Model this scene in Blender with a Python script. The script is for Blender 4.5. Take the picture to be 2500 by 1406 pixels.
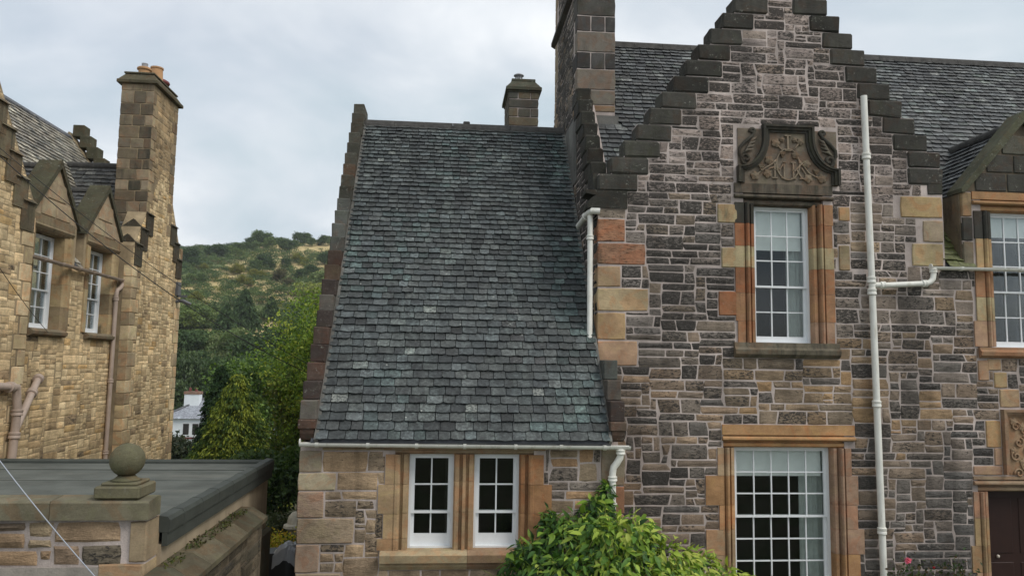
import bpy, bmesh, math, random
import numpy as np
from mathutils import Vector, Matrix, noise as mnoise

for o in list(bpy.data.objects): bpy.data.objects.remove(o)
scene = bpy.context.scene
C = scene.collection
RNG = random.Random(7)
R = math.radians

# ------------------------------------------------------------------ camera
FPX, CAMZ = 1850.0, 4.1
PITCH, YAW, ROLL = math.atan(187/1850), R(5), 0.015
cam = bpy.data.cameras.new('camera'); cam.sensor_width = 36; cam.lens = 36*FPX/2500
cam.clip_start = 0.05; cam.clip_end = 4000
camo = bpy.data.objects.new('camera', cam); C.objects.link(camo)
CROT = Matrix.Rotation(-YAW, 3, 'Z') @ Matrix.Rotation(math.pi/2+PITCH, 3, 'X') @ Matrix.Rotation(ROLL, 3, 'Z')
camo.matrix_world = Matrix.Translation((0, 0, CAMZ)) @ CROT.to_4x4()
scene.camera = camo

# ------------------------------------------------------------------ sky, sun, exposure
SUN_AZ, SUN_EL = R(128), R(48)          # azimuth clockwise from +Y (sun to the right, behind the camera)
w = bpy.data.worlds.new('World'); scene.world = w; w.use_nodes = True
wn = w.node_tree; wn.nodes.clear()
def WN(t, **k):
    n = wn.nodes.new(t)
    for a, b in k.items(): setattr(n, a, b)
    return n
sky = WN('ShaderNodeTexSky', sky_type='NISHITA', sun_disc=False, sun_elevation=SUN_EL, sun_rotation=SUN_AZ)
sky.air_density = 1.2; sky.dust_density = 2.0
skb = WN('ShaderNodeVectorMath', operation='SCALE'); skb.inputs['Scale'].default_value = 0.10
wn.links.new(sky.outputs[0], skb.inputs[0])
tc = WN('ShaderNodeTexCoord')
sep = WN('ShaderNodeSeparateXYZ'); wn.links.new(tc.outputs['Generated'], sep.inputs[0])
zz = WN('ShaderNodeMath', operation='MAXIMUM'); zz.inputs[1].default_value = 0.0; wn.links.new(sep.outputs[2], zz.inputs[0])
zz2 = WN('ShaderNodeMath', operation='ADD'); zz2.inputs[1].default_value = 0.32; wn.links.new(zz.outputs[0], zz2.inputs[0])
cmb = WN('ShaderNodeCombineXYZ')
for i in (0, 1):
    d = WN('ShaderNodeMath', operation='DIVIDE'); wn.links.new(sep.outputs[i], d.inputs[0]); wn.links.new(zz2.outputs[0], d.inputs[1])
    wn.links.new(d.outputs[0], cmb.inputs[i])
def wnoise(scale, detail, rough, off):
    m = WN('ShaderNodeMapping'); m.inputs['Location'].default_value = off
    wn.links.new(cmb.outputs[0], m.inputs[0])
    n = WN('ShaderNodeTexNoise'); n.inputs['Scale'].default_value = scale; n.inputs['Detail'].default_value = detail
    n.inputs['Roughness'].default_value = rough; n.inputs['Distortion'].default_value = 0.35
    wn.links.new(m.outputs[0], n.inputs['Vector']); return n
def wramp(src, stops):
    r = WN('ShaderNodeValToRGB'); wn.links.new(src, r.inputs[0])
    r.color_ramp.elements[0].position = stops[0][0]; r.color_ramp.elements[0].color = stops[0][1]
    r.color_ramp.elements[1].position = stops[-1][0]; r.color_ramp.elements[1].color = stops[-1][1]
    for p, c in stops[1:-1]:
        e = r.color_ramp.elements.new(p); e.color = c
    return r
n1 = wnoise(1.1, 5, 0.5, (3.1, 0.4, 0)); n2 = wnoise(1.7, 5, 0.52, (8.3, 2.2, 0))
cov = wramp(n1.outputs[0], [(0.33, (.62,.62,.62,1)), (0.60, (1,1,1,1))])          # cloud cover: a grey day, thin in places
ccol = wramp(n2.outputs[0], [(0.34, (.46,.55,.61,1)), (0.50, (.63,.68,.73,1)), (0.64, (.86,.88,.90,1))])
mx = WN('ShaderNodeMix', data_type='RGBA')
wn.links.new(cov.outputs[0], mx.inputs[0]); wn.links.new(skb.outputs[0], mx.inputs[6]); wn.links.new(ccol.outputs[0], mx.inputs[7])
bg = WN('ShaderNodeBackground'); bg.inputs[1].default_value = 1.0
wn.links.new(mx.outputs[2], bg.inputs[0])
wo = WN('ShaderNodeOutputWorld'); wn.links.new(bg.outputs[0], wo.inputs[0])

sl = bpy.data.lights.new('sun', 'SUN'); sl.energy = 1.5; sl.angle = R(25); sl.color = (1, .95, .88)
so = bpy.data.objects.new('sun', sl); C.objects.link(so); so.location = (20, -20, 40)
sdir = Vector((math.sin(SUN_AZ)*math.cos(SUN_EL), math.cos(SUN_AZ)*math.cos(SUN_EL), math.sin(SUN_EL)))
so.rotation_euler = (-sdir).to_track_quat('-Z', 'Y').to_euler()

vs = scene.view_settings; vs.view_transform = 'Standard'; vs.look = 'None'; vs.exposure = 0.30; vs.gamma = 1; vs.use_curve_mapping = False
scene.render.engine = 'CYCLES'
scene.cycles.max_bounces = 6; scene.cycles.transparent_max_bounces = 12

# ------------------------------------------------------------------ helpers
CI = np.array(CROT.transposed())
def pj(p):
    q = CI @ (np.array(p, float) - np.array((0, 0, CAMZ)))
    if q[2] > -0.1: return None
    return 1250 + FPX*q[0]/-q[2], 703 - FPX*q[1]/-q[2], -q[2]
def at(px, py, Y):                       # the point on the plane Y that was measured at this place of the photograph
    d = CROT @ Vector(((px-1250)/FPX, -(py-703)/FPX, -1)); t = Y/d.y
    return Vector((d.x*t, Y, CAMZ + d.z*t))

def tag(o, label=None, cat=None, group=None, kind=None):
    if label: o['label'] = label
    if cat: o['category'] = cat
    if group: o['group'] = group
    if kind: o['kind'] = kind
    return o
def thing(name, loc, label, cat, group=None):
    o = bpy.data.objects.new(name, None); C.objects.link(o); o.location = loc; o.empty_display_size = .3
    return tag(o, label, cat, group)
def rootloc(o):
    v = Vector((0, 0, 0))
    while o is not None: v += o.location; o = o.parent
    return v

WORLD = lambda u, w_, z: (u, w_, z)
class MB:
    """collects shapes; build() links them as one mesh object"""
    def __init__(s, T=WORLD): s.v = []; s.f = []; s.t = []; s.c = []; s.T = T; s.col = (.5,.5,.5,0); s.crust = 0.0
    def paint(s, rgb, crust=0.0, rnd=None):
        s.col = (rgb[0], rgb[1], rgb[2], RNG.random() if rnd is None else rnd); s.crust = crust; return s
    def add(s, vs_, fs):
        b = len(s.v)
        for p in vs_: s.v.append(s.T(*p)); s.t.append(s.col); s.c.append(s.crust)
        for f in fs: s.f.append(tuple(b+i for i in f))
        return s
    def box(s, a0, a1, b0, b1, c0, c1):
        return s.add([(a, b, c) for a in (a0, a1) for b in (b0, b1) for c in (c0, c1)],
                     [(0,1,3,2),(4,6,7,5),(0,4,5,1),(2,3,7,6),(0,2,6,4),(1,5,7,3)])
    def bbox(s, a0, a1, b0, b1, c0, c1, e=.008):
        """box with chamfered edges on all sides"""
        vs_ = []; sg = lambda lo, hi, k: (lo, hi)[k]
        idx = {}
        for i in (0,1):
            for j in (0,1):
                for k in (0,1):
                    x, y, z = (a0,a1)[i], (b0,b1)[j], (c0,c1)[k]; dx, dy, dz = e*(1,-1)[i], e*(1,-1)[j], e*(1,-1)[k]
                    for m, p in enumerate(((x,y+dy,z+dz),(x+dx,y,z+dz),(x+dx,y+dy,z))): idx[i,j,k,m] = len(vs_); vs_.append(p)
        fs = []
        for i in (0,1): fs.append([idx[i,j,k,0] for j,k in ((0,0),(1,0),(1,1),(0,1))])
        for j in (0,1): fs.append([idx[i,j,k,1] for i,k in ((0,0),(1,0),(1,1),(0,1))])
        for k in (0,1): fs.append([idx[i,j,k,2] for i,j in ((0,0),(1,0),(1,1),(0,1))])
        for j in (0,1):
            for k in (0,1): fs.append([idx[0,j,k,1],idx[1,j,k,1],idx[1,j,k,2],idx[0,j,k,2]])
        for i in (0,1):
            for k in (0,1): fs.append([idx[i,0,k,0],idx[i,1,k,0],idx[i,1,k,2],idx[i,0,k,2]])
        for i in (0,1):
            for j in (0,1): fs.append([idx[i,j,0,0],idx[i,j,1,0],idx[i,j,1,1],idx[i,j,0,1]])
        for i in (0,1):
            for j in (0,1):
                for k in (0,1): fs.append([idx[i,j,k,0],idx[i,j,k,1],idx[i,j,k,2]])
        return s.add(vs_, fs)
    def prism(s, pts, fn, h0, h1):
        """polygon pts placed by fn(p, h) and extruded from h0 to h1"""
        n = len(pts)
        return s.add([fn(p, h0) for p in pts] + [fn(p, h1) for p in pts],
                     [tuple(range(n))[::-1], tuple(range(n, 2*n))] + [(i, (i+1) % n, n+(i+1) % n, n+i) for i in range(n)])
    def tube(s, path, r, seg=10, caps=True):
        path = [Vector(p) for p in path]; n = len(path); rs = r if isinstance(r, (list, tuple)) else [r]*n
        vs_ = []; up = Vector((0.31, 0.17, 0.93))
        t0 = (path[1]-path[0]).normalized(); x = t0.cross(up).normalized()
        for i, p in enumerate(path):
            t = ((path[min(i+1, n-1)]-p).normalized() + (p-path[max(i-1, 0)]).normalized()).normalized()
            x = (x - t*x.dot(t)).normalized(); y = t.cross(x)
            for k in range(seg):
                a = 2*math.pi*k/seg; vs_.append(tuple(p + (x*math.cos(a)+y*math.sin(a))*rs[i]))
        fs = [(i*seg+k, i*seg+(k+1) % seg, (i+1)*seg+(k+1) % seg, (i+1)*seg+k) for i in range(n-1) for k in range(seg)]
        if caps: fs += [tuple(range(seg))[::-1], tuple(range((n-1)*seg, n*seg))]
        return s.add(vs_, fs)
    def lathe(s, prof, cx, cy, seg=24):
        vs_ = []
        for r_, z in prof:
            for k in range(seg):
                a = 2*math.pi*k/seg; vs_.append((cx+r_*math.cos(a), cy+r_*math.sin(a), z))
        m = len(prof)
        fs = [(i*seg+k, i*seg+(k+1) % seg, (i+1)*seg+(k+1) % seg, (i+1)*seg+k) for i in range(m-1) for k in range(seg)]
        fs += [tuple(range(seg))[::-1], tuple(range((m-1)*seg, m*seg))]
        return s.add(vs_, fs)
    def build(s, name, mat, parent=None, smooth=False, center=False, label=None, kind=None, recalc=True):
        base = rootloc(parent)
        v = np.array(s.v, dtype=np.float64).reshape(-1, 3)
        loc = v.mean(axis=0) if center else np.array(base)
        me = bpy.data.meshes.new(name)
        me.from_pydata((v-loc).tolist(), [], s.f)
        if recalc:
            bm = bmesh.new(); bm.from_mesh(me); bmesh.ops.recalc_face_normals(bm, faces=bm.faces[:]); bm.to_mesh(me); bm.free()
        a = me.attributes.new('tint', 'FLOAT_COLOR', 'POINT'); a.data.foreach_set('color', np.array(s.t, dtype=np.float32).ravel())
        a = me.attributes.new('crust', 'FLOAT', 'POINT'); a.data.foreach_set('value', np.array(s.c, dtype=np.float32))
        if smooth:
            me.polygons.foreach_set('use_smooth', [True]*len(me.polygons))
            if smooth is not True: me.set_sharp_from_angle(angle=R(smooth))
        me.materials.append(mat)
        o = bpy.data.objects.new(name, me); C.objects.link(o)
        if parent is not None: o.parent = parent
        o.location = Vector(loc - np.array(base))
        return tag(o, label, None, None, kind)
def merge(mbs):
    m = MB()
    for q in mbs:
        b = len(m.v); m.v += q.v; m.t += q.t; m.c += q.c; m.f += [tuple(b+i for i in f) for f in q.f]
    return m
COUNT = {}
def pieces(lst, name, mat, parent, stuffname, limit=300, stufflabel=None, smooth=False):
    """the pieces that show largest become objects of their own, the others one part of kind stuff"""
    sc = []
    for q in lst:
        v = np.array(q.v); c = v.mean(axis=0); p = pj(c)
        if p is None: sc.append(-1); continue
        e = v.max(axis=0)-v.min(axis=0); a = sorted(e)[1]*sorted(e)[2]
        ok = -25 < p[0] < 2525 and -25 < p[1] < 1431
        sc.append(a/p[2]**2*1e4 if ok else -1)
    order = sorted(range(len(lst)), key=lambda i: -sc[i])
    top = [i for i in order if sc[i] > 0][:max(0, limit)]
    st = set(top)
    for i in top: lst[i].build(name, mat, parent, center=True, smooth=smooth)
    rest = [lst[i] for i in range(len(lst)) if i not in st]
    if rest: merge(rest).build(stuffname, mat, parent, kind='stuff', label=stufflabel, smooth=smooth)

# ------------------------------------------------------------------ materials
class M:
    def __init__(s, name):
        s.m = bpy.data.materials.new(name); s.m.use_nodes = True; s.t = s.m.node_tree; s.t.nodes.clear()
        s.out = s.n('ShaderNodeOutputMaterial'); s.b = s.n('ShaderNodeBsdfPrincipled'); s.l(s.b.outputs[0], s.out.inputs[0])
    def n(s, t, **k):
        n = s.t.nodes.new(t)
        for a, b in k.items(): setattr(n, a, b)
        return n
    def l(s, a, b): s.t.links.new(a, b)
    def put(s, sock, v):
        if hasattr(v, 'is_output'): s.l(v, sock)
        else: sock.default_value = v
    def math(s, op, a, b=0.0, c=None):
        n = s.n('ShaderNodeMath', operation=op); s.put(n.inputs[0], a); s.put(n.inputs[1], b)
        if c is not None: s.put(n.inputs[2], c)
        return n.outputs[0]
    def vmath(s, op, a, b):
        n = s.n('ShaderNodeVectorMath', operation=op); s.put(n.inputs[0], a); s.put(n.inputs[1], b); return n.outputs[0]
    def mix(s, f, a, b, mode='MIX'):
        n = s.n('ShaderNodeMix', data_type='RGBA', blend_type=mode); s.put(n.inputs[0], f); s.put(n.inputs[6], a); s.put(n.inputs[7], b); return n.outputs[2]
    def ramp(s, v, lo, hi, a=0.0, b=1.0):
        n = s.n('ShaderNodeMapRange', interpolation_type='SMOOTHSTEP'); s.put(n.inputs[0], v)
        for i, x in zip((1, 2, 3, 4), (lo, hi, a, b)): s.put(n.inputs[i], x)
        return n.outputs[0]
    def attr(s, name):
        n = s.n('ShaderNodeAttribute'); n.attribute_name = name; return n
    def pos(s, scale=(1,1,1), off=None):
        g = s.n('ShaderNodeNewGeometry').outputs['Position']
        if off is not None: g = s.vmath('ADD', g, off)
        return s.vmath('MULTIPLY', g, scale)
    def noise(s, vec, scale=1.0, detail=5.0, rough=.55, dist=0.0):
        n = s.n('ShaderNodeTexNoise'); s.l(vec, n.inputs['Vector']); n.inputs['Scale'].default_value = scale
        n.inputs['Detail'].default_value = detail; n.inputs['Roughness'].default_value = rough; n.inputs['Distortion'].default_value = dist
        return n.outputs[0]
    def voro(s, vec, scale=1.0):
        n = s.n('ShaderNodeTexVoronoi'); s.l(vec, n.inputs['Vector']); n.inputs['Scale'].default_value = scale; return n
    def rgb(s, c): return (c[0], c[1], c[2], 1)
    def grey(s, v):
        n = s.n('ShaderNodeCombineColor')
        for i in range(3): s.l(v, n.inputs[i])
        return n.outputs[0]
    def bump(s, h, strength=.5, dist=.01):
        n = s.n('ShaderNodeBump'); n.inputs['Strength'].default_value = strength; n.inputs['Distance'].default_value = dist
        s.l(h, n.inputs['Height']); s.l(n.outputs[0], s.b.inputs['Normal'])
    def done(s, col, rough=.9, spec=.3):
        s.put(s.b.inputs['Base Color'], col if hasattr(col, 'is_output') else s.rgb(col))
        s.put(s.b.inputs['Roughness'], rough); s.b.inputs['Specular IOR Level'].default_value = spec
        return s.m

def rand_off(m, tint):
    k = m.n('ShaderNodeVectorMath', operation='SCALE'); k.inputs[0].default_value = (41.3, 23.7, 67.1); m.l(tint.outputs['Alpha'], k.inputs['Scale']); return k.outputs[0]
def mat_rubble(name, layer=(17, 17, 40), bedding=(0.9, 0.9, 5.0), crustcol=(.030,.027,.024), bump=.8):
    m = M(name); t = m.attr('tint'); cr = m.attr('crust').outputs['Fac']; off = rand_off(m, t)
    p = m.pos(off=off)
    big = m.noise(p, 3.2, 4, .6); fine = m.noise(p, 55, 4, .7)
    lay = m.noise(m.vmath('MULTIPLY', p, layer), 1.0, 6, .68, .6)
    grain = m.noise(m.vmath('MULTIPLY', p, bedding), 6.0, 5, .6, .8)
    f = m.math('MULTIPLY', m.ramp(big, .25, .75, .72, 1.3), m.ramp(fine, .2, .8, .78, 1.22))
    f = m.math('MULTIPLY', f, m.ramp(grain, .3, .7, .86, 1.14))
    col = m.mix(1.0, t.outputs['Color'], m.grey(f), 'MULTIPLY')
    # warm iron staining
    col = m.mix(m.ramp(m.noise(p, 2.1, 4, .6), .58, .78, 0, .3), col, m.mix(1.0, col, (1.25, .86, .55, 1), 'MULTIPLY'))
    # damp and soot that run across stones and joints alike
    dmp = m.noise(m.vmath('MULTIPLY', m.pos(), (2.4, 2.4, .32)), 1.0, 5, .62, .4); lar = m.noise(m.pos(), .55, 4, .6)
    col = m.mix(1.0, col, m.grey(m.math('MULTIPLY', m.ramp(dmp, .35, .70, 1.10, .70), m.ramp(lar, .35, .65, .86, 1.14))), 'MULTIPLY')
    # black weathered skin: attribute says how much of the stone still has it
    thr = m.math('SUBTRACT', .74, m.math('MULTIPLY', cr, .42))
    mask = m.ramp(m.math('SUBTRACT', m.math('ADD', m.math('MULTIPLY', lay, .75), m.math('MULTIPLY', big, .25)), thr), -.035, .045)
    mask = m.math('MULTIPLY', mask, m.math('MINIMUM', m.math('MULTIPLY', cr, 4.0), .93))
    col = m.mix(mask, col, m.mix(m.ramp(fine, .3, .8), m.rgb(crustcol), (crustcol[0]*2.6, crustcol[1]*2.6, crustcol[2]*2.6, 1)))
    h = m.math('ADD', m.math('MULTIPLY', lay, .9), m.math('ADD', m.math('MULTIPLY', fine, .28), m.math('MULTIPLY', mask, .18)))
    m.bump(h, bump, .022)
    return m.done(col, .93, .2)
def mat_dressed(name, bump=.45, line=.17, lichen=.25, bed_z=15, cracks=0.0):
    m = M(name); t = m.attr('tint'); cr = m.attr('crust').outputs['Fac']; p = m.pos(off=rand_off(m, t))
    big = m.noise(p, 1.9, 5, .6); fine = m.noise(p, 70, 4, .7)
    v = m.n('ShaderNodeVectorRotate', rotation_type='AXIS_ANGLE'); m.l(p, v.inputs['Vector']); v.inputs['Axis'].default_value = (.2, 1, .1)
    m.l(m.math('MULTIPLY', m.math('SUBTRACT', t.outputs['Alpha'], .5), .9), v.inputs['Angle'])
    bed = m.noise(m.vmath('MULTIPLY', v.outputs[0], (2.2, 2.2, bed_z)), 2.2, 6, .68, 1.4)
    f = m.math('MULTIPLY', m.ramp(big, .25, .75, .80, 1.2), m.ramp(fine, .2, .8, .86, 1.14))
    f = m.math('MULTIPLY', f, m.ramp(bed, .3, .7, 1-line*.5, 1+line*.4))
    col = m.mix(1.0, t.outputs['Color'], m.grey(f), 'MULTIPLY')
    col = m.mix(m.ramp(bed, .58, .72, 0, line*.9), col, m.mix(1.0, col, (.72, .50, .36, 1), 'MULTIPLY'))
    hue = m.noise(p, 2.6, 4, .6, 1.2)
    col = m.mix(m.ramp(hue, .50, .60, 0, .5), col, m.mix(1.0, col, (1.10, .80, .66, 1), 'MULTIPLY'))
    col = m.mix(m.ramp(hue, .46, .36, 0, .5), col, m.mix(1.0, col, (1.06, 1.12, .98, 1), 'MULTIPLY'))
    if cracks: col = m.mix(m.ramp(m.noise(m.vmath('MULTIPLY', p, (7, 7, 62)), 1.0, 5, .7, 1.0), .54, .60, 0, cracks), col, (.035, .022, .015, 1))
    # general grime over the whole face, then soot and algae in streaks that run down
    gr_ = m.noise(m.pos(), 1.6, 6, .68, .5)
    col = m.mix(m.ramp(gr_, .34, .70, .0, .55), col, m.mix(1.0, col, (.50, .50, .50, 1), 'MULTIPLY'))
    col = m.mix(m.ramp(m.noise(m.pos(), 9, 5, .7), .45, .72, 0, .38), col, m.mix(1.0, col, (.62, .58, .54, 1), 'MULTIPLY'))
    st = m.noise(m.vmath('MULTIPLY', m.pos(), (6, 6, 1.1)), 1.0, 5, .62, .4)
    mask = m.ramp(m.math('ADD', m.math('MULTIPLY', st, .6), m.math('ADD', m.math('MULTIPLY', big, .4), m.math('MULTIPLY', m.math('SUBTRACT', cr, .5), .55))), .46, .66)
    mask = m.math('MULTIPLY', mask, m.math('MINIMUM', m.math('MULTIPLY', cr, 3.0), .88))
    col = m.mix(mask, col, m.mix(m.ramp(big, .4, .7), (.030,.029,.026,1), (.052,.051,.034,1)))
    lv = m.math('MULTIPLY', m.ramp(m.noise(p, 19, 6, .76), .57, .68), m.ramp(m.noise(p, 3.3, 3), .42, .62))
    col = m.mix(m.math('MULTIPLY', lv, lichen), col, (.33, .33, .28, 1))
    chip = m.noise(p, 7, 4, .6)
    m.bump(m.math('ADD', m.math('ADD', m.math('MULTIPLY', bed, .8*line+.3), m.math('MULTIPLY', chip, .9)), m.math('MULTIPLY', fine, .35)), bump, .014)
    return m.done(col, .92, .2)
def mat_slate(name, lichen=.5, moss=0.0):
    m = M(name); t = m.attr('tint'); cr = m.attr('crust').outputs['Fac']; p = m.pos(off=rand_off(m, t)); p0 = m.pos()
    big = m.noise(p, 4.5, 5, .65); fine = m.noise(p, 48, 5, .75)
    rip = m.noise(m.vmath('MULTIPLY', p, (1, 6, 6)), 3.5, 5, .65, .7)
    mott = m.noise(p, 17, 5, .72, .5)
    f = m.math('MULTIPLY', m.ramp(big, .25, .75, .70, 1.32), m.math('MULTIPLY', m.ramp(fine, .25, .75, .72, 1.28), m.ramp(mott, .3, .7, .62, 1.42)))
    col = m.mix(1.0, t.outputs['Color'], m.grey(f), 'MULTIPLY')
    patch = m.noise(p0, .8, 4, .6, .5)
    vn = m.voro(p, 7.5); dots = m.ramp(m.math('ADD', vn.outputs['Distance'], m.math('MULTIPLY', m.noise(p, 30, 3), .10)), .13, .19, 1, 0)
    keep = m.ramp(vn.outputs['Color'], .80, .84); keep = m.math('MULTIPLY', keep, lichen)
    col = m.mix(m.math('MULTIPLY', dots, keep), col, (.36, .37, .34, 1))
    crust = m.ramp(m.math('ADD', m.noise(p, 26, 5, .75), m.math('MULTIPLY', m.math('SUBTRACT', cr, .5), .5)), .55, .72)
    col = m.mix(m.math('MULTIPLY', crust, m.math('MINIMUM', m.math('MULTIPLY', cr, 1.2), .7)), col, (.30, .31, .28, 1))
    col = m.mix(m.ramp(m.math('ADD', m.math('MULTIPLY', patch, .62), m.math('MULTIPLY', mott, .38)), .50, .66, 0, .55), col, m.mix(1.0, col, (1.75, 1.85, 1.80, 1), 'MULTIPLY'))
    run = m.noise(m.vmath('MULTIPLY', p0, (3.2, .22, .22)), 1, 5, .65)
    col = m.mix(m.ramp(m.math('ADD', m.math('MULTIPLY', run, .7), m.math('MULTIPLY', mott, .3)), .50, .62, 0, .5), col, m.mix(1.0, col, (1.6, 1.68, 1.62, 1), 'MULTIPLY'))
    streak = m.noise(m.vmath('MULTIPLY', p0, (5, .7, .7)), 1, 4, .6)
    col = m.mix(m.ramp(streak, .52, .74, 0, .5), col, m.mix(1.0, col, (.55,.55,.54,1), 'MULTIPLY'))
    if moss: col = m.mix(m.ramp(m.noise(p0, 9, 4, .7), .42, .6, 0, moss), col, (.075, .085, .014, 1))
    m.bump(m.math('ADD', m.math('MULTIPLY', rip, .8), m.math('MULTIPLY', fine, .4)), .65, .010)
    return m.done(col, m.ramp(fine, .2, .8, .5, .72), .4)
def mat_plain(name, col, var=.12, scale=6, rough=.8, bump=0.0, spec=.3, dirt=None, dscale=(3,3,1)):
    m = M(name); p = m.pos(); n = m.noise(p, scale, 5, .6); c = m.mix(1.0, m.rgb(col), m.grey(m.ramp(n, .2, .8, 1-var, 1+var)), 'MULTIPLY')
    if dirt: c = m.mix(m.ramp(m.noise(m.vmath('MULTIPLY', p, dscale), 2.0, 5, .65), .48, .75, 0, .55), c, m.rgb(dirt))
    if bump: m.bump(m.noise(p, scale*6, 5, .7), bump, .01)
    return m.done(c, rough, spec)
def mat_mortar(name, col):
    m = M(name); p = m.pos(); n = m.noise(p, 2.2, 5, .6); f = m.noise(p, 70, 4, .7)
    c = m.mix(1.0, m.rgb(col), m.grey(m.math('MULTIPLY', m.ramp(n, .25, .75, .78, 1.15), m.ramp(f, .2, .8, .82, 1.15))), 'MULTIPLY')
    c = m.mix(m.ramp(m.noise(p, 5, 5, .7), .58, .75, 0, .5), c, (col[0]*.45, col[1]*.43, col[2]*.42, 1))
    dmp = m.noise(m.vmath('MULTIPLY', p, (2.4, 2.4, .32)), 1.0, 5, .62, .4); lar = m.noise(p, .55, 4, .6)
    c = m.mix(1.0, c, m.grey(m.math('MULTIPLY', m.ramp(dmp, .35, .70, 1.10, .70), m.ramp(lar, .35, .65, .86, 1.14))), 'MULTIPLY')
    m.bump(f, .5, .01); return m.done(c, .95, .15)
def mat_tint(name, rough=.7, spec=.3, var=.15, scale=12, bump=0.0):
    m = M(name); t = m.attr('tint'); p = m.pos(); n = m.noise(p, scale, 4, .6)
    c = m.mix(1.0, t.outputs['Color'], m.grey(m.ramp(n, .2, .8, 1-var, 1+var)), 'MULTIPLY')
    if bump: m.bump(m.noise(p, scale*5, 4, .7), bump, .01)
    return m.done(c, rough, spec)
def mat_leaf(name, trans=.25, rough=.55, spec=.35):
    m = M(name); t = m.attr('tint'); m.done(t.outputs['Color'], rough, spec)
    tr = m.n('ShaderNodeBsdfTranslucent'); m.l(m.mix(1.0, t.outputs['Color'], (1.25, 1.3, .55, 1), 'MULTIPLY'), tr.inputs[0])
    mx_ = m.n('ShaderNodeMixShader'); mx_.inputs[0].default_value = trans; m.l(m.b.outputs[0], mx_.inputs[1]); m.l(tr.outputs[0], mx_.inputs[2]); m.l(mx_.outputs[0], m.out.inputs[0])
    return m.m
def mat_glass(name):
    m = M(name); g = m.n('ShaderNodeBsdfGlossy'); g.inputs['Roughness'].default_value = .03; g.inputs['Color'].default_value = (.9,.95,1,1)
    tr = m.n('ShaderNodeBsdfTransparent'); tr.inputs[0].default_value = (.95,.97,.96,1)
    fr = m.n('ShaderNodeFresnel'); fr.inputs[0].default_value = 1.5
    wv = m.n('ShaderNodeBump'); wv.inputs['Strength'].default_value = .08; wv.inputs['Distance'].default_value = .02; m.l(m.noise(m.pos(), 3.5, 2), wv.inputs['Height'])
    m.l(wv.outputs[0], g.inputs['Normal']); m.l(wv.outputs[0], fr.inputs['Normal'])
    mx_ = m.n('ShaderNodeMixShader'); m.l(m.math('MULTIPLY', fr.outputs[0], .65), mx_.inputs[0]); m.l(tr.outputs[0], mx_.inputs[1]); m.l(g.outputs[0], mx_.inputs[2]); m.l(mx_.outputs[0], m.out.inputs[0])
    m.t.nodes.remove(m.b); return m.m

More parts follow.
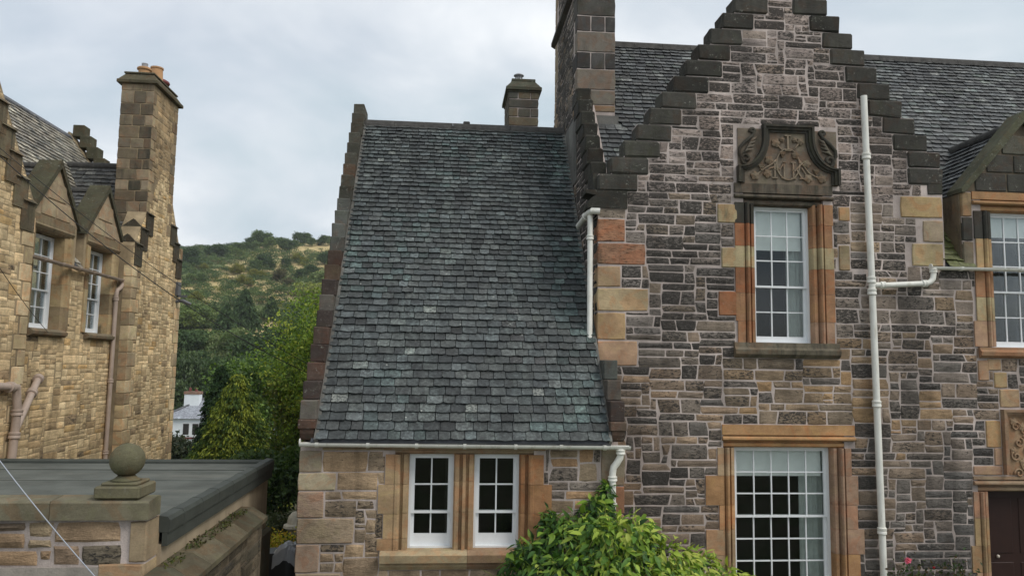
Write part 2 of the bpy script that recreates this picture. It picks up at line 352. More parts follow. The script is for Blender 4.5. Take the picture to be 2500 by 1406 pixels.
MT = dict(
    rubble=mat_rubble('weathered_rubble'), rubble_yellow=mat_rubble('yellow_rubble', (6,6,14), crustcol=(.05,.042,.032), bump=.42),
    dressed=mat_dressed('dressed_sandstone'), ashlar=mat_dressed('dark_ashlar', bump=.8, line=.25, lichen=.8),
    tooled=mat_dressed('tooled_sandstone', 1.0, .45, .1, 20, .30), eroded=mat_dressed('eroded_sandstone', .9, .3, .1, 26, .8), slate=mat_slate('slate', .75), slate_pale=mat_slate('slate_pale', .3), slate_moss=mat_slate('slate_mossy', .3, .85),
    mortar=mat_mortar('pink_mortar', (.47,.40,.365)), mortar_dark=mat_mortar('dark_mortar', (.15,.12,.085)), mortar_left=mat_mortar('yellow_mortar', (.36,.28,.175)),
    cement=mat_mortar('cement_fillet', (.17,.165,.15)),
    cream=mat_plain('cream_paint', (.74,.73,.67), .07, 4, .5, .08, .35, dirt=(.44,.40,.31), dscale=(7,7,1.6)), white=mat_plain('white_paint', (.74,.76,.77), .04, 5, .45, 0, .4),
    pinkpipe=mat_plain('beige_pink_paint', (.42,.33,.27), .08, 5, .5, 0, .35, dirt=(.24,.19,.15)),
    felt=mat_plain('roof_felt', (.105,.112,.10), .3, 1.9, .88, .5, .2, dirt=(.18,.18,.155), dscale=(.35,1.1,.6)),
    felt_edge=mat_plain('felt_edge', (.052,.058,.050), .2, 3, .7, .3, .3), render=mat_plain('tan_render', (.36,.29,.20), .18, 2.5, .9, .3, .2, dirt=(.15,.125,.085), dscale=(2.5,2.5,.6)),
    harl=mat_plain('cement_harl', (.30,.27,.235), .2, 9, .95, .9, .2, dirt=(.42,.36,.31), dscale=(3,3,3)),
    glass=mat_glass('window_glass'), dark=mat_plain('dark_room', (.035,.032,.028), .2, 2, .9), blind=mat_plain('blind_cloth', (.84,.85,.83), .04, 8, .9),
    curtain=mat_plain('curtain_cloth', (.42,.45,.43), .1, 9, .9), door=mat_plain('brown_door_paint', (.030,.013,.010), .15, 5, .5, .05, .3),
    lead=mat_plain('lead_sheet', (.10,.105,.115), .2, 4, .55, .2, .4), ridge=mat_plain('ridge_stone', (.065,.062,.058), .35, 7, .9, .6, .2, dirt=(.13,.125,.11), dscale=(6,6,6)),
    clay=mat_plain('clay_pot', (.45,.26,.13), .15, 6, .8, .1, .2, dirt=(.30,.20,.13)), metal=mat_plain('dull_metal', (.30,.30,.31), .1, 8, .4, 0, .5), redclay=mat_plain('red_clay', (.16,.045,.04), .2, 6, .7),
    cable=mat_plain('black_cable', (.012,.012,.013), .1, 5, .5), greycable=mat_plain('grey_cable', (.36,.38,.42), .1, 5, .5), brass=mat_plain('brass', (.55,.5,.42), .1, 5, .3, 0, .6),
    leaf=mat_leaf('leaf', .28), needle=mat_leaf('needle', .15, .7, .2), farleaf=mat_leaf('far_leaf', .2, .8, .1), bark=mat_plain('bark', (.10,.085,.065), .3, 8, .95, .7, .1),
    tinted=mat_tint('painted_tint'), rock=mat_tint('garden_stone', .9, .2, .25, 9, .6), petal=mat_leaf('petal', .3, .6, .2),
    tarp=mat_plain('black_cover', (.020,.020,.022), .2, 4, .42, .1, .5), silver=mat_plain('silver_cover', (.33,.34,.36), .12, 6, .32, 0, .6),
    whitewall=mat_plain('white_harl', (.74,.78,.80), .05, 2, .9, .3, .2),
)
# ------------------------------------------------------------------ masonry, slates, windows
def pick(pal, rng=RNG):
    r = rng.random()*sum(p[0] for p in pal)
    for p in pal:
        r -= p[0]
        if r <= 0: break
    k = rng.uniform(.84, 1.16); h = rng.uniform(-.03, .03)
    c = p[1]; return (c[0]*k*(1+h), c[1]*k, c[2]*k*(1-h)), max(0, min(1, p[2]+rng.uniform(-.18, .18)))
def stone(T, q, proud, tint, crust, bev=.022, rough=1.0, back=.05):
    """one stone: q = four corners (u,z) going round; a rounded rock face"""
    m = MB(T).paint(tint, crust)
    out = []
    for i in range(4):
        a, b = q[i], q[(i+1) % 4]; out.append(a)
        L = math.hypot(b[0]-a[0], b[1]-a[1]); j = min(.008, L*.04)*rough
        t = RNG.uniform(.35, .65); out.append((a[0]+(b[0]-a[0])*t+RNG.uniform(-j, j), a[1]+(b[1]-a[1])*t+RNG.uniform(-j, j)))
    cu = sum(p[0] for p in out)/8; cz = sum(p[1] for p in out)/8
    hw = max(.02, max(p[0] for p in out)-cu); hz = max(.02, max(p[1] for p in out)-cz)
    fu = max(.4, 1-bev/hw); fz = max(.4, 1-bev/hz)
    c0 = [.10, .0]                                      # soften the corners a little
    ring = []
    for i, p in enumerate(out):
        k = .965 if i % 2 == 0 else 1.0
        ring.append((cu+(p[0]-cu)*k, cz+(p[1]-cz)*k))
    n = 8; sl_ = RNG.uniform(-.006, .006)*rough; sz_ = RNG.uniform(-.005, .007)*rough
    vs_ = [(p[0], -back, p[1]) for p in ring]
    vs_ += [(p[0], proud*.3-.001, p[1]) for p in ring]
    for p in ring:
        du, dz = (p[0]-cu)*fu, (p[1]-cz)*fz
        vs_.append((cu+du, max(.0035, proud+sl_*du/hw+sz_*dz/hz+RNG.uniform(-.005, .005)*rough), cz+dz))
    vs_.append((cu+RNG.uniform(-.2, .2)*hw, proud+RNG.uniform(.0, .014)*rough, cz+RNG.uniform(-.2, .2)*hz))
    fs = [(i, (i+1) % n, n+(i+1) % n, n+i) for i in range(n)] + [(n+i, n+(i+1) % n, 2*n+(i+1) % n, 2*n+i) for i in range(n)]
    fs += [(2*n+i, 2*n+(i+1) % n, 3*n) for i in range(n)]
    return m.add(vs_, fs)
def rubble(T, u0, u1, z0, z1, inside, excl, style, cu=.064, cz=.060, gap=.0095, proud=(.003,.012), hs=((2,.33),(3,.50),(4,.17)), ws=(4,10), jit=.019, sneck=.14, rough=1.0, seed=1):
    """snecked rubble: a greedy packing of stones on a small grid, round the dressed stones in excl"""
    rng = random.Random(seed); nu = int((u1-u0)/cu); nz = int((z1-z0)/cz)
    occ = np.zeros((nu, nz), bool)
    for i in range(nu):
        for k in range(nz):
            u, z = u0+(i+.5)*cu, z0+(k+.5)*cz
            if not inside(u, z) or any(a <= u <= b and c <= z <= d for a, b, c, d in excl): occ[i, k] = True
    jt = {}
    def node(i, k):
        if (i, k) not in jt:
            big = rng.random() < .22
            jt[i, k] = (rng.uniform(-jit, jit)*(2.1 if big else 1), rng.uniform(-.006, .006))
        return jt[i, k]
    out = []; top = {}
    for k in range(nz):
        i = 0
        while i < nu:
            if occ[i, k]: i += 1; continue
            run = 0
            while i+run < nu and not occ[i+run, k] and run < 14: run += 1
            if rng.random() < sneck: wd = rng.randint(2, 3); h = rng.choice((1, 2, 2))
            else:
                wd = rng.randint(*ws); r = rng.random(); h = hs[-1][0]
                for hh, pp in hs:
                    r -= pp
                    if r <= 0: h = hh; break
                if i-1 in top and rng.random() < .6 and 2 <= top[i-1]-k <= 4: h = top[i-1]-k
            if run-wd < 2: wd = run
            wd = min(wd, run)
            hh = 1
            while hh < h and k+hh < nz and not occ[i:i+wd, k+hh].any(): hh += 1
            h = hh
            # do not leave a one-cell sliver above
            if k+h < nz and not occ[i:i+wd, k+h].any() and (k+h+1 >= nz or occ[i:i+wd, k+h+1].all()): h += 1
            occ[i:i+wd, k:k+h] = True
            for a in range(i, i+wd): top[a] = k+h
            q = []
            for a, b, su, sz in ((i, k, 1, 1), (i+wd, k, -1, 1), (i+wd, k+h, -1, -1), (i, k+h, 1, -1)):
                d = node(a, b); q.append([u0+a*cu+d[0]+su*gap, z0+b*cz+d[1]+sz*gap])
            g = gap*1.1; S_ = .045
            lo_u, hi_u = min(q[0][0], q[3][0]), max(q[1][0], q[2][0]); lo_z, hi_z = min(q[0][1], q[1][1]), max(q[2][1], q[3][1])
            for (a, b, c, d) in excl:                       # meet the dressed stones squarely
                zo = min(hi_z, d)-max(lo_z, c); uo = min(hi_u, b)-max(lo_u, a)
                if zo > .02 and abs(hi_u-a) < S_: q[1][0] = q[2][0] = a-g
                elif zo > .02 and abs(lo_u-b) < S_: q[0][0] = q[3][0] = b+g
                elif uo > .02 and abs(hi_z-c) < S_: q[2][1] = q[3][1] = c-g
                elif uo > .02 and abs(lo_z-d) < S_: q[0][1] = q[1][1] = d+g
            if q[1][0]-q[0][0] < .02 or q[2][0]-q[3][0] < .02 or q[3][1]-q[0][1] < .015 or q[2][1]-q[1][1] < .015: i += wd; continue
            uc = sum(p[0] for p in q)/4; zc = sum(p[1] for p in q)/4
            tint, crust = style(uc, zc, rng); tint = (tint[0]*1.06, tint[1]*1.01, tint[2]*.94)
            out.append(stone(T, [tuple(p) for p in q], rng.uniform(*proud), tint, crust, rough=rough))
            i += wd
    return out
def block(T, u0, u1, z0, z1, proud, tint, crust=0.0, e=.012, back=.08, j=.006):
    """dressed block, nearly flat face"""
    q = [(u0+RNG.uniform(0, j), z0+.004), (u1-RNG.uniform(0, j), z0+.004+RNG.uniform(0, j)), (u1-RNG.uniform(0, j), z1-.004), (u0+RNG.uniform(0, j), z1-.004-RNG.uniform(0, j))]
    return stone(T, q, proud, tint, crust, bev=e, rough=.25, back=back)
def slab(T, us, zs, inside, w0, w1):
    """wall core, made of boxes between the given breaks"""
    m = MB(T); us = sorted(set(us)); zs = sorted(set(zs))
    for k in range(len(zs)-1):
        i = 0
        while i < len(us)-1:
            if not inside((us[i]+us[i+1])/2, (zs[k]+zs[k+1])/2): i += 1; continue
            j = i
            while j+1 < len(us)-1 and inside((us[j+1]+us[j+2])/2, (zs[k]+zs[k+1])/2): j += 1
            m.box(us[i], us[j+1], w0, w1, zs[k], zs[k+1]); i = j+1
    return m
def roof_frame(o, udir, vdir):
    o, udir, vdir = Vector(o), Vector(udir).normalized(), Vector(vdir).normalized(); nd = udir.cross(vdir)
    if nd.z < 0: nd = -nd
    return lambda u, n, v: tuple(o+udir*u+vdir*v+nd*n)
def slates(T, L, ubounds, exp, wd, colf, keep=None, rng=None, thick=.015):
    """courses of slates from the eave up; T(u, n, v)"""
    rng = rng or RNG; out = []; v = 0.0; row = 0
    while v < L:
        e = exp(v/L); a, b = ubounds(v); u = a-rng.uniform(0, wd(v/L)*.9); ln = e*2.15
        while u < b-.03:
            w_ = wd(v/L)*rng.uniform(.72, 1.22); u2 = u+w_
            if u2 > b-.05: u2 = b
            gp = rng.uniform(.003, .007); x0, x1 = max(u, a)+gp, u2-gp
            if x1-x0 > .03 and (keep is None or keep((x0+x1)/2, v)):
                tint, cr = colf((x0+x1)/2, v, rng); kk = rng.uniform(.72, 1.34); tint = tuple(q*kk for q in tint)
                m = MB(T).paint(tint, cr, rng.random())
                vb = v+rng.uniform(-.006, .006); lift = rng.uniform(.058, .072); top = min(v+ln, L+.02)
                c = rng.random(); e0 = .013 if c < .25 else .002; e1 = .013 if .15 < c < .4 else .002
                us = [x0, x0+(x1-x0)*.12, x0+(x1-x0)*rng.uniform(.3, .45), x0+(x1-x0)*rng.uniform(.55, .7), x0+(x1-x0)*.88, x1]
                bs = [vb+e0*1.3+.004, vb+rng.uniform(0, .009), vb+rng.uniform(-.006, .010), vb+rng.uniform(-.006, .010), vb+rng.uniform(0, .009), vb+e1*1.3+.004]
                tl = rng.uniform(-.005, .005)
                vs_ = [(us[i], lift+tl*(i-2.5)/2.5, bs[i]) for i in range(6)] + [(us[i], lift-thick+tl*(i-2.5)/2.5, bs[i]+.004) for i in range(6)] + [(x0, .006, top), (x1, .006, top), (x0, -.004, top), (x1, -.004, top)]
                fs = [(0,1,2,3,4,5,13,12)] + [(i, i+6, i+7, i+1) for i in range(5)] + [(0, 12, 14, 6), (5, 11, 15, 13)]
                m.add(vs_, fs); out.append(m)
            u = u2
        v += e; row += 1
    return out
def sash(parent, T, u0, u1, z0, z1, cols, rt, rb, set_back=.12, name='window', label=None, blind=0.0, curtain=None, bottom_rail=.09, room=1.6, horns=False, stile=.045):
    """sash window: frame and glazing bars in one mesh, every pane a child"""
    d0 = -set_back; fr = MB(T)
    fr.box(u0, u0+.035, d0-.10, d0+.01, z0, z1).box(u1-.035, u1, d0-.10, d0+.01, z0, z1).box(u0+.035, u1-.035, d0-.10, d0+.01, z1-.035, z1).box(u0+.035, u1-.035, d0-.10, d0+.015, z0-.005, z0+.025)
    a0, a1 = u0+.035, u1-.035; zm = z0+(z1-z0)*rb/(rt+rb)+bottom_rail*.35
    panes = []
    for (s0, s1, rows, w_, lowr, topr) in ((zm-.02, z1-.035, rt, d0-.035, .035, .035), (z0+.025, zm+.015, rb, d0-.075, bottom_rail, .035)):
        fr.box(a0, a0+stile, w_-.02, w_+.02, s0, s1).box(a1-stile, a1, w_-.02, w_+.02, s0, s1)
        fr.box(a0+stile, a1-stile, w_-.02, w_+.02, s0, s0+lowr).box(a0+stile, a1-stile, w_-.02, w_+.02, s1-topr, s1)
        b0, b1, c0, c1 = a0+stile, a1-stile, s0+lowr, s1-topr
        for i in range(1, cols):
            x = b0+(b1-b0)*i/cols; fr.box(x-.010, x+.010, w_-.013, w_+.015, c0, c1)
        for k in range(1, rows):
            z = c0+(c1-c0)*k/rows; fr.box(b0, b1, w_-.012, w_+.014, z-.010, z+.010)
        for i in range(cols):
            for k in range(rows):
                panes.append((b0+(b1-b0)*i/cols-.001, b0+(b1-b0)*(i+1)/cols+.001, w_-.003, w_+.001, c0+(c1-c0)*k/rows-.001, c0+(c1-c0)*(k+1)/rows+.001))
    fo = fr.build(name, MT['white'], parent, label=label)
    for p in panes: MB(T).box(*p).build('pane', MT['glass'], fo, center=True)
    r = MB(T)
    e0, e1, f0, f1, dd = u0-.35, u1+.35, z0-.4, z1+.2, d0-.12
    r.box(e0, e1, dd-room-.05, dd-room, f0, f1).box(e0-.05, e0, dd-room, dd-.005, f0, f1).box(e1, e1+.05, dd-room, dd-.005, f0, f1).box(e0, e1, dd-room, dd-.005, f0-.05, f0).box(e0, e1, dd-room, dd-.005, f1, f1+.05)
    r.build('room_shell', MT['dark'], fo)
    if blind:
        zb = z1-.03-(z1-z0)*blind
        MB(T).box(u0+.06, u1-.075, d0-.125, d0-.118, zb, z1-.01).build('blind', MT['blind'], fo)
    if curtain:
        for (c0, c1) in curtain:
            m = MB(T); n = 14; pts = []
            for i in range(n+1):
                u = c0+(c1-c0)*i/n; pts.append((u, d0-.20+.025*math.sin(i*1.9)))
            vs_ = [(p[0], p[1], z) for p in pts for z in (z0-.1, z1+.05)] + [(p[0], p[1]-.012, z) for p in pts for z in (z0-.1, z1+.05)]
            fs = [(2*i, 2*i+2, 2*i+3, 2*i+1) for i in range(n)] + [(2*(n+1)+2*i, 2*(n+1)+2*i+1, 2*(n+1)+2*i+3, 2*(n+1)+2*i+2) for i in range(n)]
            m.add(vs_, fs).build('curtain', MT['curtain'], fo, smooth=True, recalc=False)
    return fo
# moulded jamb, plan of the left side: (distance out from the opening, depth)
JAMB = [(0,-.30),(0,-.05),(.02,-.012),(.068,-.006),(.076,-.055),(.100,-.055),(.112,.040),(.130,.060),(.155,.058),(.172,.030),(.178,-.02),(.192,-.02),(.200,.026)]
def jamb(parent, T, u_edge, side, z0, z1, wdt, tint, crust=0.0, prof=JAMB, name='jamb_stone', flat=.024):
    """side=-1: stone on the left of the opening"""
    pts = [(u_edge+side*a, b) for a, b in prof if a < wdt-.01] + [(u_edge+side*wdt, flat), (u_edge+side*wdt, -.30)]
    m = MB(T).paint(tint, crust).prism(pts, lambda p, h: (p[0], p[1], h), z0+.002, z1-.003)
    return m.build(name, MT['dressed'], parent, center=True)
def lintel(parent, T, u0, u1, z_open, hgt, tint, crust=0.0, prof=JAMB, name='lintel', flat=.024, half=0):
    pts = [(z_open+a, b) for a, b in prof if a < hgt-.01] + [(z_open+hgt, flat), (z_open+hgt, -.30)]
    m = MB(T).paint(tint, crust).prism(pts, lambda p, h: (h, p[1], p[0]), u0, u1)
    return m.build(name, MT['dressed'], parent, center=True)
def collar(T_path, parent, p, d, r, h=.05, mat=None, name='collar'):
    p = Vector(p); d = Vector(d).normalized()
    m = MB().tube([p-d*h*.5, p-d*h*.42, p-d*h*.1, p, p+d*h*.1, p+d*h*.42, p+d*h*.5], [r*1.12, r*1.34, r*1.34, r*1.2, r*1.34, r*1.34, r*1.12], 16)
    return m.build(name, mat, parent, smooth=50)

OR = (.46,.265,.135); OR2 = (.38,.21,.115); TAN = (.42,.295,.18); CREAM = (.44,.36,.215); PINK = (.42,.27,.18); RED = (.33,.155,.08); DK = (.060,.057,.049); DK2 = (.050,.048,.040); BUFF = (.38,.30,.21)

# ================================================================== the crow-stepped house (facade plane y = 12)
FY = 12.0; XW = 2.443
house = thing('stone_house', (6, 14, 0), 'tall rubble stone house with crow-stepped gable, carved pediment and white drainpipe', 'house')
TF = lambda u, w_, z: (u, FY-w_, z)
TS = lambda u, w_, z: (XW-w_, u, z)          # its left flank, u = y
STEP_L = [(2.437+.2123*k, 7.24+.287*k) for k in range(13)]
STEP_R = [(8.368-.215*k, 7.829+.29*k) for k in range(12)]
def gable_top(u):
    z = 6.95 if 2.44 < u < 8.388 else (5.83 if 8.388 <= u else 0)
    for x, t in STEP_L:
        if x+.012 <= u < 5.42: z = max(z, t)
    for x, t in STEP_R:
        if 5.42 <= u < x-.012: z = max(z, t)
    if 5.42 <= u < 8.388: z = max(z, 7.54)
    return z
UW = (5.085, 6.065, 4.515, 6.80)             # upper window opening
LW = (4.69, 6.32, .55, 2.835)                # lower window opening
DWN = (9.27, 10.49, 4.50, 6.83)              # wall-head dormer window on the right
DOOR = (8.99, 10.25, 0.0, 2.14)
# --- dressed stones known from the photograph: (u0,u1,z0,z1,colour,crust)
def fp(px, py): v = at(px, py, FY); return v.x, v.z
EX = []                                      # areas the rubble leaves free
quoins = [
 ((1460,533),(1526,592),(.42,.22,.13),.30),((1460,592),(1576,648),(.36,.20,.125),.42),((1460,648),(1516,702),TAN,.2),((1460,702),(1584,762),(.46,.355,.215),.05),
 ((1460,762),(1527,830),(.45,.30,.17),.05),((1460,830),(1557,894),(.43,.28,.18),.08),
 ((2195,478),(2302,535),(.42,.30,.16),.25),((2250,537),(2304,593),BUFF,.15),((2224,593),(2305,652),(.42,.33,.19),.12),((2262,445),(2302,478),DK,.5)]
for a, b, c, cr in quoins:
    (u0, z1), (u1, z0) = fp(*a), fp(*b)
    if u0 < 2.6: u0 = XW-.02
    block(TF, u0, u1, z0, z1, .020, c, cr, back=.3, j=.014).build('quoin', MT['eroded' if cr in (.30, .42) else 'dressed'], house, center=True); EX.append((u0-.1, u1, z0, z1))
# --- crow steps
def worn(m, a=.010):
    m.v = [(x+RNG.uniform(-a, a), y+RNG.uniform(-a, a), z+RNG.uniform(-a, a*.4)) for x, y, z in m.v]; return m
def crow(u0, u1, z0, z1, parent, T=TF, w0=-.36, w1=.03, tint=DK, crust=.45, name='crowstep'):
    k = RNG.uniform(.7, 1.45); t = tuple(c*k for c in tint)
    return worn(MB(T).paint(t, crust).bbox(u0, u1, w0, w1, z0, z1, .026), .012).build(name, MT['ashlar'], parent, center=True)
for k, (x, t) in enumerate(STEP_L):
    L = RNG.choice((.56, .60, .63)) if k else .66
    crow(x, min(x+L, 5.40), t-.283, t-.003, house); EX.append((x, min(x+L, 5.40), t-.287, t))
for k, (x, t) in enumerate(STEP_R):
    L = RNG.choice((.54, .58, .62)); crow(max(x-L, 5.44), x, t-.286, t-.003, house); EX.append((max(x-L, 5.44), x, t-.29, t))
crow(8.40-.62, 8.40, 7.255, 7.536, house); EX.append((7.78, 8.40, 7.25, 7.54))
# skew putt at the left foot: a block with a hollow curve beneath
pts = [(2.443,6.66),(2.92,6.66),(2.92,6.953),(2.235,6.953),(2.232,6.90)] + [(2.443-.19*math.cos(R(a)), 6.66+.21*math.sin(R(a))) for a in (78, 60, 40, 20, 0)]
MB(TF).paint(DK2, .5).prism(pts, lambda p, h: (p[0], h, p[1]), -.40, .035).build('skew_putt', MT['ashlar'], house, center=True); EX.append((2.2, 2.92, 6.66, 6.953))
# --- wall core with openings
HOLES = [UW, LW, DWN, DOOR]
GROWN = [(a-.2, b+.2, c-.06, d+.2) for a, b, c, d in HOLES]
def in_wall(u, z):
    if not (XW < u < 13.5 and 0 <= z): return False
    if any(a < u < b and c < z < d for a, b, c, d in GROWN): return False
    if 8.72 < u < 11.05: return z < 7.155
    return z < gable_top(u)-.012
SL2 = [(x+.012, t) for x, t in STEP_L]; SR2 = [(x-.012, t) for x, t in STEP_R]
us = [XW, 13.5, 8.388, 8.72, 11.05, 5.42, 7.78] + [x for x, t in SL2+SR2] + [e for h_ in GROWN for e in h_[:2]]
zs = [0, 5.818, 6.938, 7.155, 7.528] + [t-.012 for x, t in STEP_L+STEP_R] + [e for h_ in GROWN for e in h_[2:]]
wall = slab(TF, us, zs, in_wall, -.34, 0).build('wall', MT['mortar'], house, label='front wall of grey and brown rubble with pale pink mortar')
EX += [(UW[0]-.36, UW[1]+.36, 4.27, 7.16), (4.74, 6.55, 7.1, 8.17)]
# window dressings: upper window
def bz(py, px=1900): return at(px, py, FY).z
S = lambda c, k: tuple(x*k for x in c)
for (pz0, pz1, wl, cl, crl, wr, cr_, crr) in (
   (838, 785, .33, OR2, .48, .34, PINK, .22), (785, 717, .36, OR2, .46, .36, OR2, .3), (717, 655, .36, RED, .44, .36, OR2, .34), (655, 603, .36, CREAM, .40, .36, CREAM, .42), (603, 548, .36, RED, .44, .34, OR2, .30), (548, 497, .36, DK, .55, .36, OR2, .40)):
    jamb(house, TF, UW[0], -1, bz(pz0), bz(pz1), wl-.005, cl, crl); jamb(house, TF, UW[1], 1, bz(pz0), bz(pz1), wr-.005, cr_, crr)
for a, b, c, cr in (((1750,497),(1800,546),(.36,.29,.17),.45),((1760,603),(1800,655),CREAM,.1),((1753,710),(1800,772),RED,.05),((2046,505),(2075,541),(.42,.28,.15),.1),((2046,598),(2076,662),(.33,.26,.16),.2)):
    (u0, z1), (u1, z0) = fp(*a), fp(*b); block(TF, u0, u1, z0, z1, .024, c, cr).build('long_stone', MT['dressed'], house, center=True); EX.append((u0, u1, z0, z1))
lintel(house, TF, UW[0]-.36, UW[1]+.36, UW[3], .36, (.15,.125,.095), .6)
MB(TF).paint((.17,.145,.105), .5).prism([(4.27,-.3),(4.27,.03),(4.33,.09),(4.40,.10),(4.44,.06),(4.52,.05),(4.53,-.3)], lambda p, h: (h, p[1], p[0]), UW[0]-.40, UW[1]+.40).build('sill', MT['dressed'], house, center=True)
sash(house, TF, UW[0], UW[1], UW[2], UW[3], 3, 3, 2, .16, label='upper sash window with fifteen panes and a part-drawn blind', blind=.30, curtain=[(UW[1]-.30, UW[1]-.02)])
# lower window
for (z0, z1, wl, wr) in ((2.39, 2.83, .30, .30), (1.93, 2.39, .50, .40), (1.55, 1.93, .28, .38), (1.16, 1.55, .50, .48), (.80, 1.16, .34, .40), (.45, .80, .50, .46)):
    jamb(house, TF, LW[0], -1, z0, z1, wl, pick([(1, OR, 0), (1, (.44,.25,.12), 0), (1, TAN, 0)])[0], .02); jamb(house, TF, LW[1], 1, z0, z1, wr, pick([(1, PINK, 0), (1, OR, 0)])[0], .04)
    EX.append((LW[0]-wl, LW[1]+wr, z0, z1))
lintel(house, TF, LW[0]-.22, LW[1]+.37, LW[3], .36, (.46,.27,.13), .03); EX.append((LW[0]-.22, LW[1]+.37, LW[3], LW[3]+.36))
MB(TF).paint(TAN, .1).box(LW[0]-.3, LW[1]+.3, -.3, .07, .40, .55).build('sill', MT['dressed'], house, center=True); EX.append((LW[0]-.3, LW[1]+.3, .40, .55))
sash(house, TF, LW[0], LW[1], LW[2], LW[3], 5, 3, 3, .16, label='large lower sash window five panes wide with a white blind', blind=.20, curtain=[(LW[1]-.42, LW[1]-.03)])
# dormer window surround and door surround
for (z0, z1, wl, c, cr) in ((6.35, 6.83, .34, DK, .45), (5.85, 6.35, .32, (.40,.28,.15), .2), (5.35, 5.84, .36, OR2, .12), (4.95, 5.35, .36, CREAM, .05), (4.52, 4.95, .42, PINK, .05)):
    jamb(house, TF, DWN[0], -1, z0, z1, wl, c, cr); jamb(house, TF, DWN[1], 1, z0, z1, .34, c, cr); EX.append((DWN[0]-wl, DWN[1]+.4, z0, z1))
lintel(house, TF, DWN[0]-.36, DWN[1]+.36, DWN[3], .33, (.40,.235,.12), .25)
MB(TF).paint((.36,.22,.13), .2).prism([(4.33,-.3),(4.33,.03),(4.37,.08),(4.43,.09),(4.47,.05),(4.51,.05),(4.51,-.3)], lambda p, h: (h, p[1], p[0]), DWN[0]-.36, DWN[1]+.36).build('sill', MT['dressed'], house, center=True)
EX.append((DWN[0]-.36, DWN[1]+.36, 4.33, 4.52)); EX.append((8.4, 13.5, 5.80, 9))
sash(house, TF, *DWN, 4, 3, 2, .16, label='dormer sash window with white glazing bars', blind=.16, curtain=[(9.3, 9.45), (10.2, 10.45)])
for z0, z1, c in ((5.86, 6.30, (.20,.17,.12)), (6.30, 6.72, DK), (6.72, 7.15, (.30,.21,.12))):
    for a, b in ((8.715, 8.905), (10.86, 11.06)): block(TF, a, b, z0, z1, .024, c, .4).build('ashlar_block', MT['dressed'], house, center=True)
for (z0, z1, wl) in ((1.72, 2.14, .29), (1.28, 1.72, .29), (.86, 1.28, .36), (.42, .86, .29), (0, .42, .36)):
    jamb(house, TF, DOOR[0], -1, z0, z1, wl, pick([(1, PINK, 0), (1, (.40,.28,.16), 0), (1, OR2, 0)])[0], .15); jamb(house, TF, DOOR[1], 1, z0, z1, wl, PINK, .1); EX.append((DOOR[0]-wl, DOOR[1]+wl, z0, z1))
lintel(house, TF, DOOR[0]-.28, DOOR[1]+.28, DOOR[3], .25, (.33,.24,.16), .2); EX.append((8.71, 10.6, 2.14, 2.40))
dr = MB(TF).box(DOOR[0]-.02, DOOR[1]+.02, -.32, -.26, 0, 2.16).build('door', MT['door'], house, label='dark brown painted door')
for a, b, c, d in ((9.1, 9.55, .2, .95), (9.68, 10.14, .2, .95), (9.1, 9.55, 1.1, 2.0), (9.68, 10.14, 1.1, 2.0)): MB(TF).bbox(a, b, -.262, -.248, c, d, .006).build('door_panel', MT['door'], dr)
MB(TF).lathe([(.001,0),(.02,.01),(.028,.03),(.02,.05),(.001,.06)], 9.27, -.24, 12).build('door_knob', MT['brass'], dr, smooth=True).location.z += 1.02
# ashlar by the carved panel
for u0, u1, z0, z1, c in ((8.97, 9.24, 2.85, 3.30, (.44,.29,.15)), (8.72, 9.24, 2.405, 2.56, PINK), (9.10, 9.24, 2.56, 2.85, PINK), (9.16, 9.40, 3.83, 4.1, (.40,.29,.16)), (8.88, 9.08, 3.95, 4.3, (.42,.27,.17)), (9.24, 9.6, 3.51, 3.82, TAN), (9.05, 9.3, 4.12, 4.32, TAN)):
    block(TF, u0, u1, z0, z1, .02, c, .02).build('ashlar_block', MT['dressed'], house, center=True); EX.append((u0, u1, z0, z1))
EX.append((9.24, 10.5, 2.4, 3.5))
# --- carved panel over the door
pf = MB(TF).paint((.30,.20,.13), .2)
for a, b, w_ in ((9.25, 9.29, .09), (9.29, 9.33, .06), (9.33, 9.36, .03)):
    pf.box(a, b, -.05, w_, 2.42+(a-9.25), 3.48-(a-9.25)).box(b, 9.62, -.05, w_, 3.48-(b-9.25), 3.48-(a-9.25))
pf.box(9.62, 10.45, -.05, .09, 3.40, 3.48)
panel = pf.build('carved_panel', MT['dressed'], house, label='tall sandstone panel carved with roses and scrolling stems')
MB(TF).paint((.34,.23,.14), .1).box(9.36, 10.42, -.05, .012, 2.41, 3.40).build('panel_ground', MT['dressed'], panel)
def spiral(cu, cz, r0, turns, a0, sgn=1, n=26, w_=.03):
    return [(cu+r0*(1-.82*i/n)*math.cos(a0+sgn*turns*2*math.pi*i/n), w_, cz+r0*(1-.82*i/n)*math.sin(a0+sgn*turns*2*math.pi*i/n)) for i in range(n+1)]
def vineleaf(T, cu, cz, r, ang, w0, w1, tint, crust=.2, lobes=5):
    m = MB(T).paint(tint, crust); pts = []
    for i in range(lobes*4):
        a = 2*math.pi*i/(lobes*4); k = .72+.28*abs(math.cos(a*lobes/2)); pts.append((cu+r*k*math.cos(a+ang), cz+r*k*math.sin(a+ang)))
    n = len(pts); vs_ = [(p[0], w0, p[1]) for p in pts] + [(cu+(p[0]-cu)*.9, w1, cz+(p[1]-cz)*.9) for p in pts] + [(cu, w1+.018, cz)]
    return m.add(vs_, [(i, (i+1) % n, n+(i+1) % n, n+i) for i in range(n)] + [(n+i, n+(i+1) % n, 2*n) for i in range(n)])
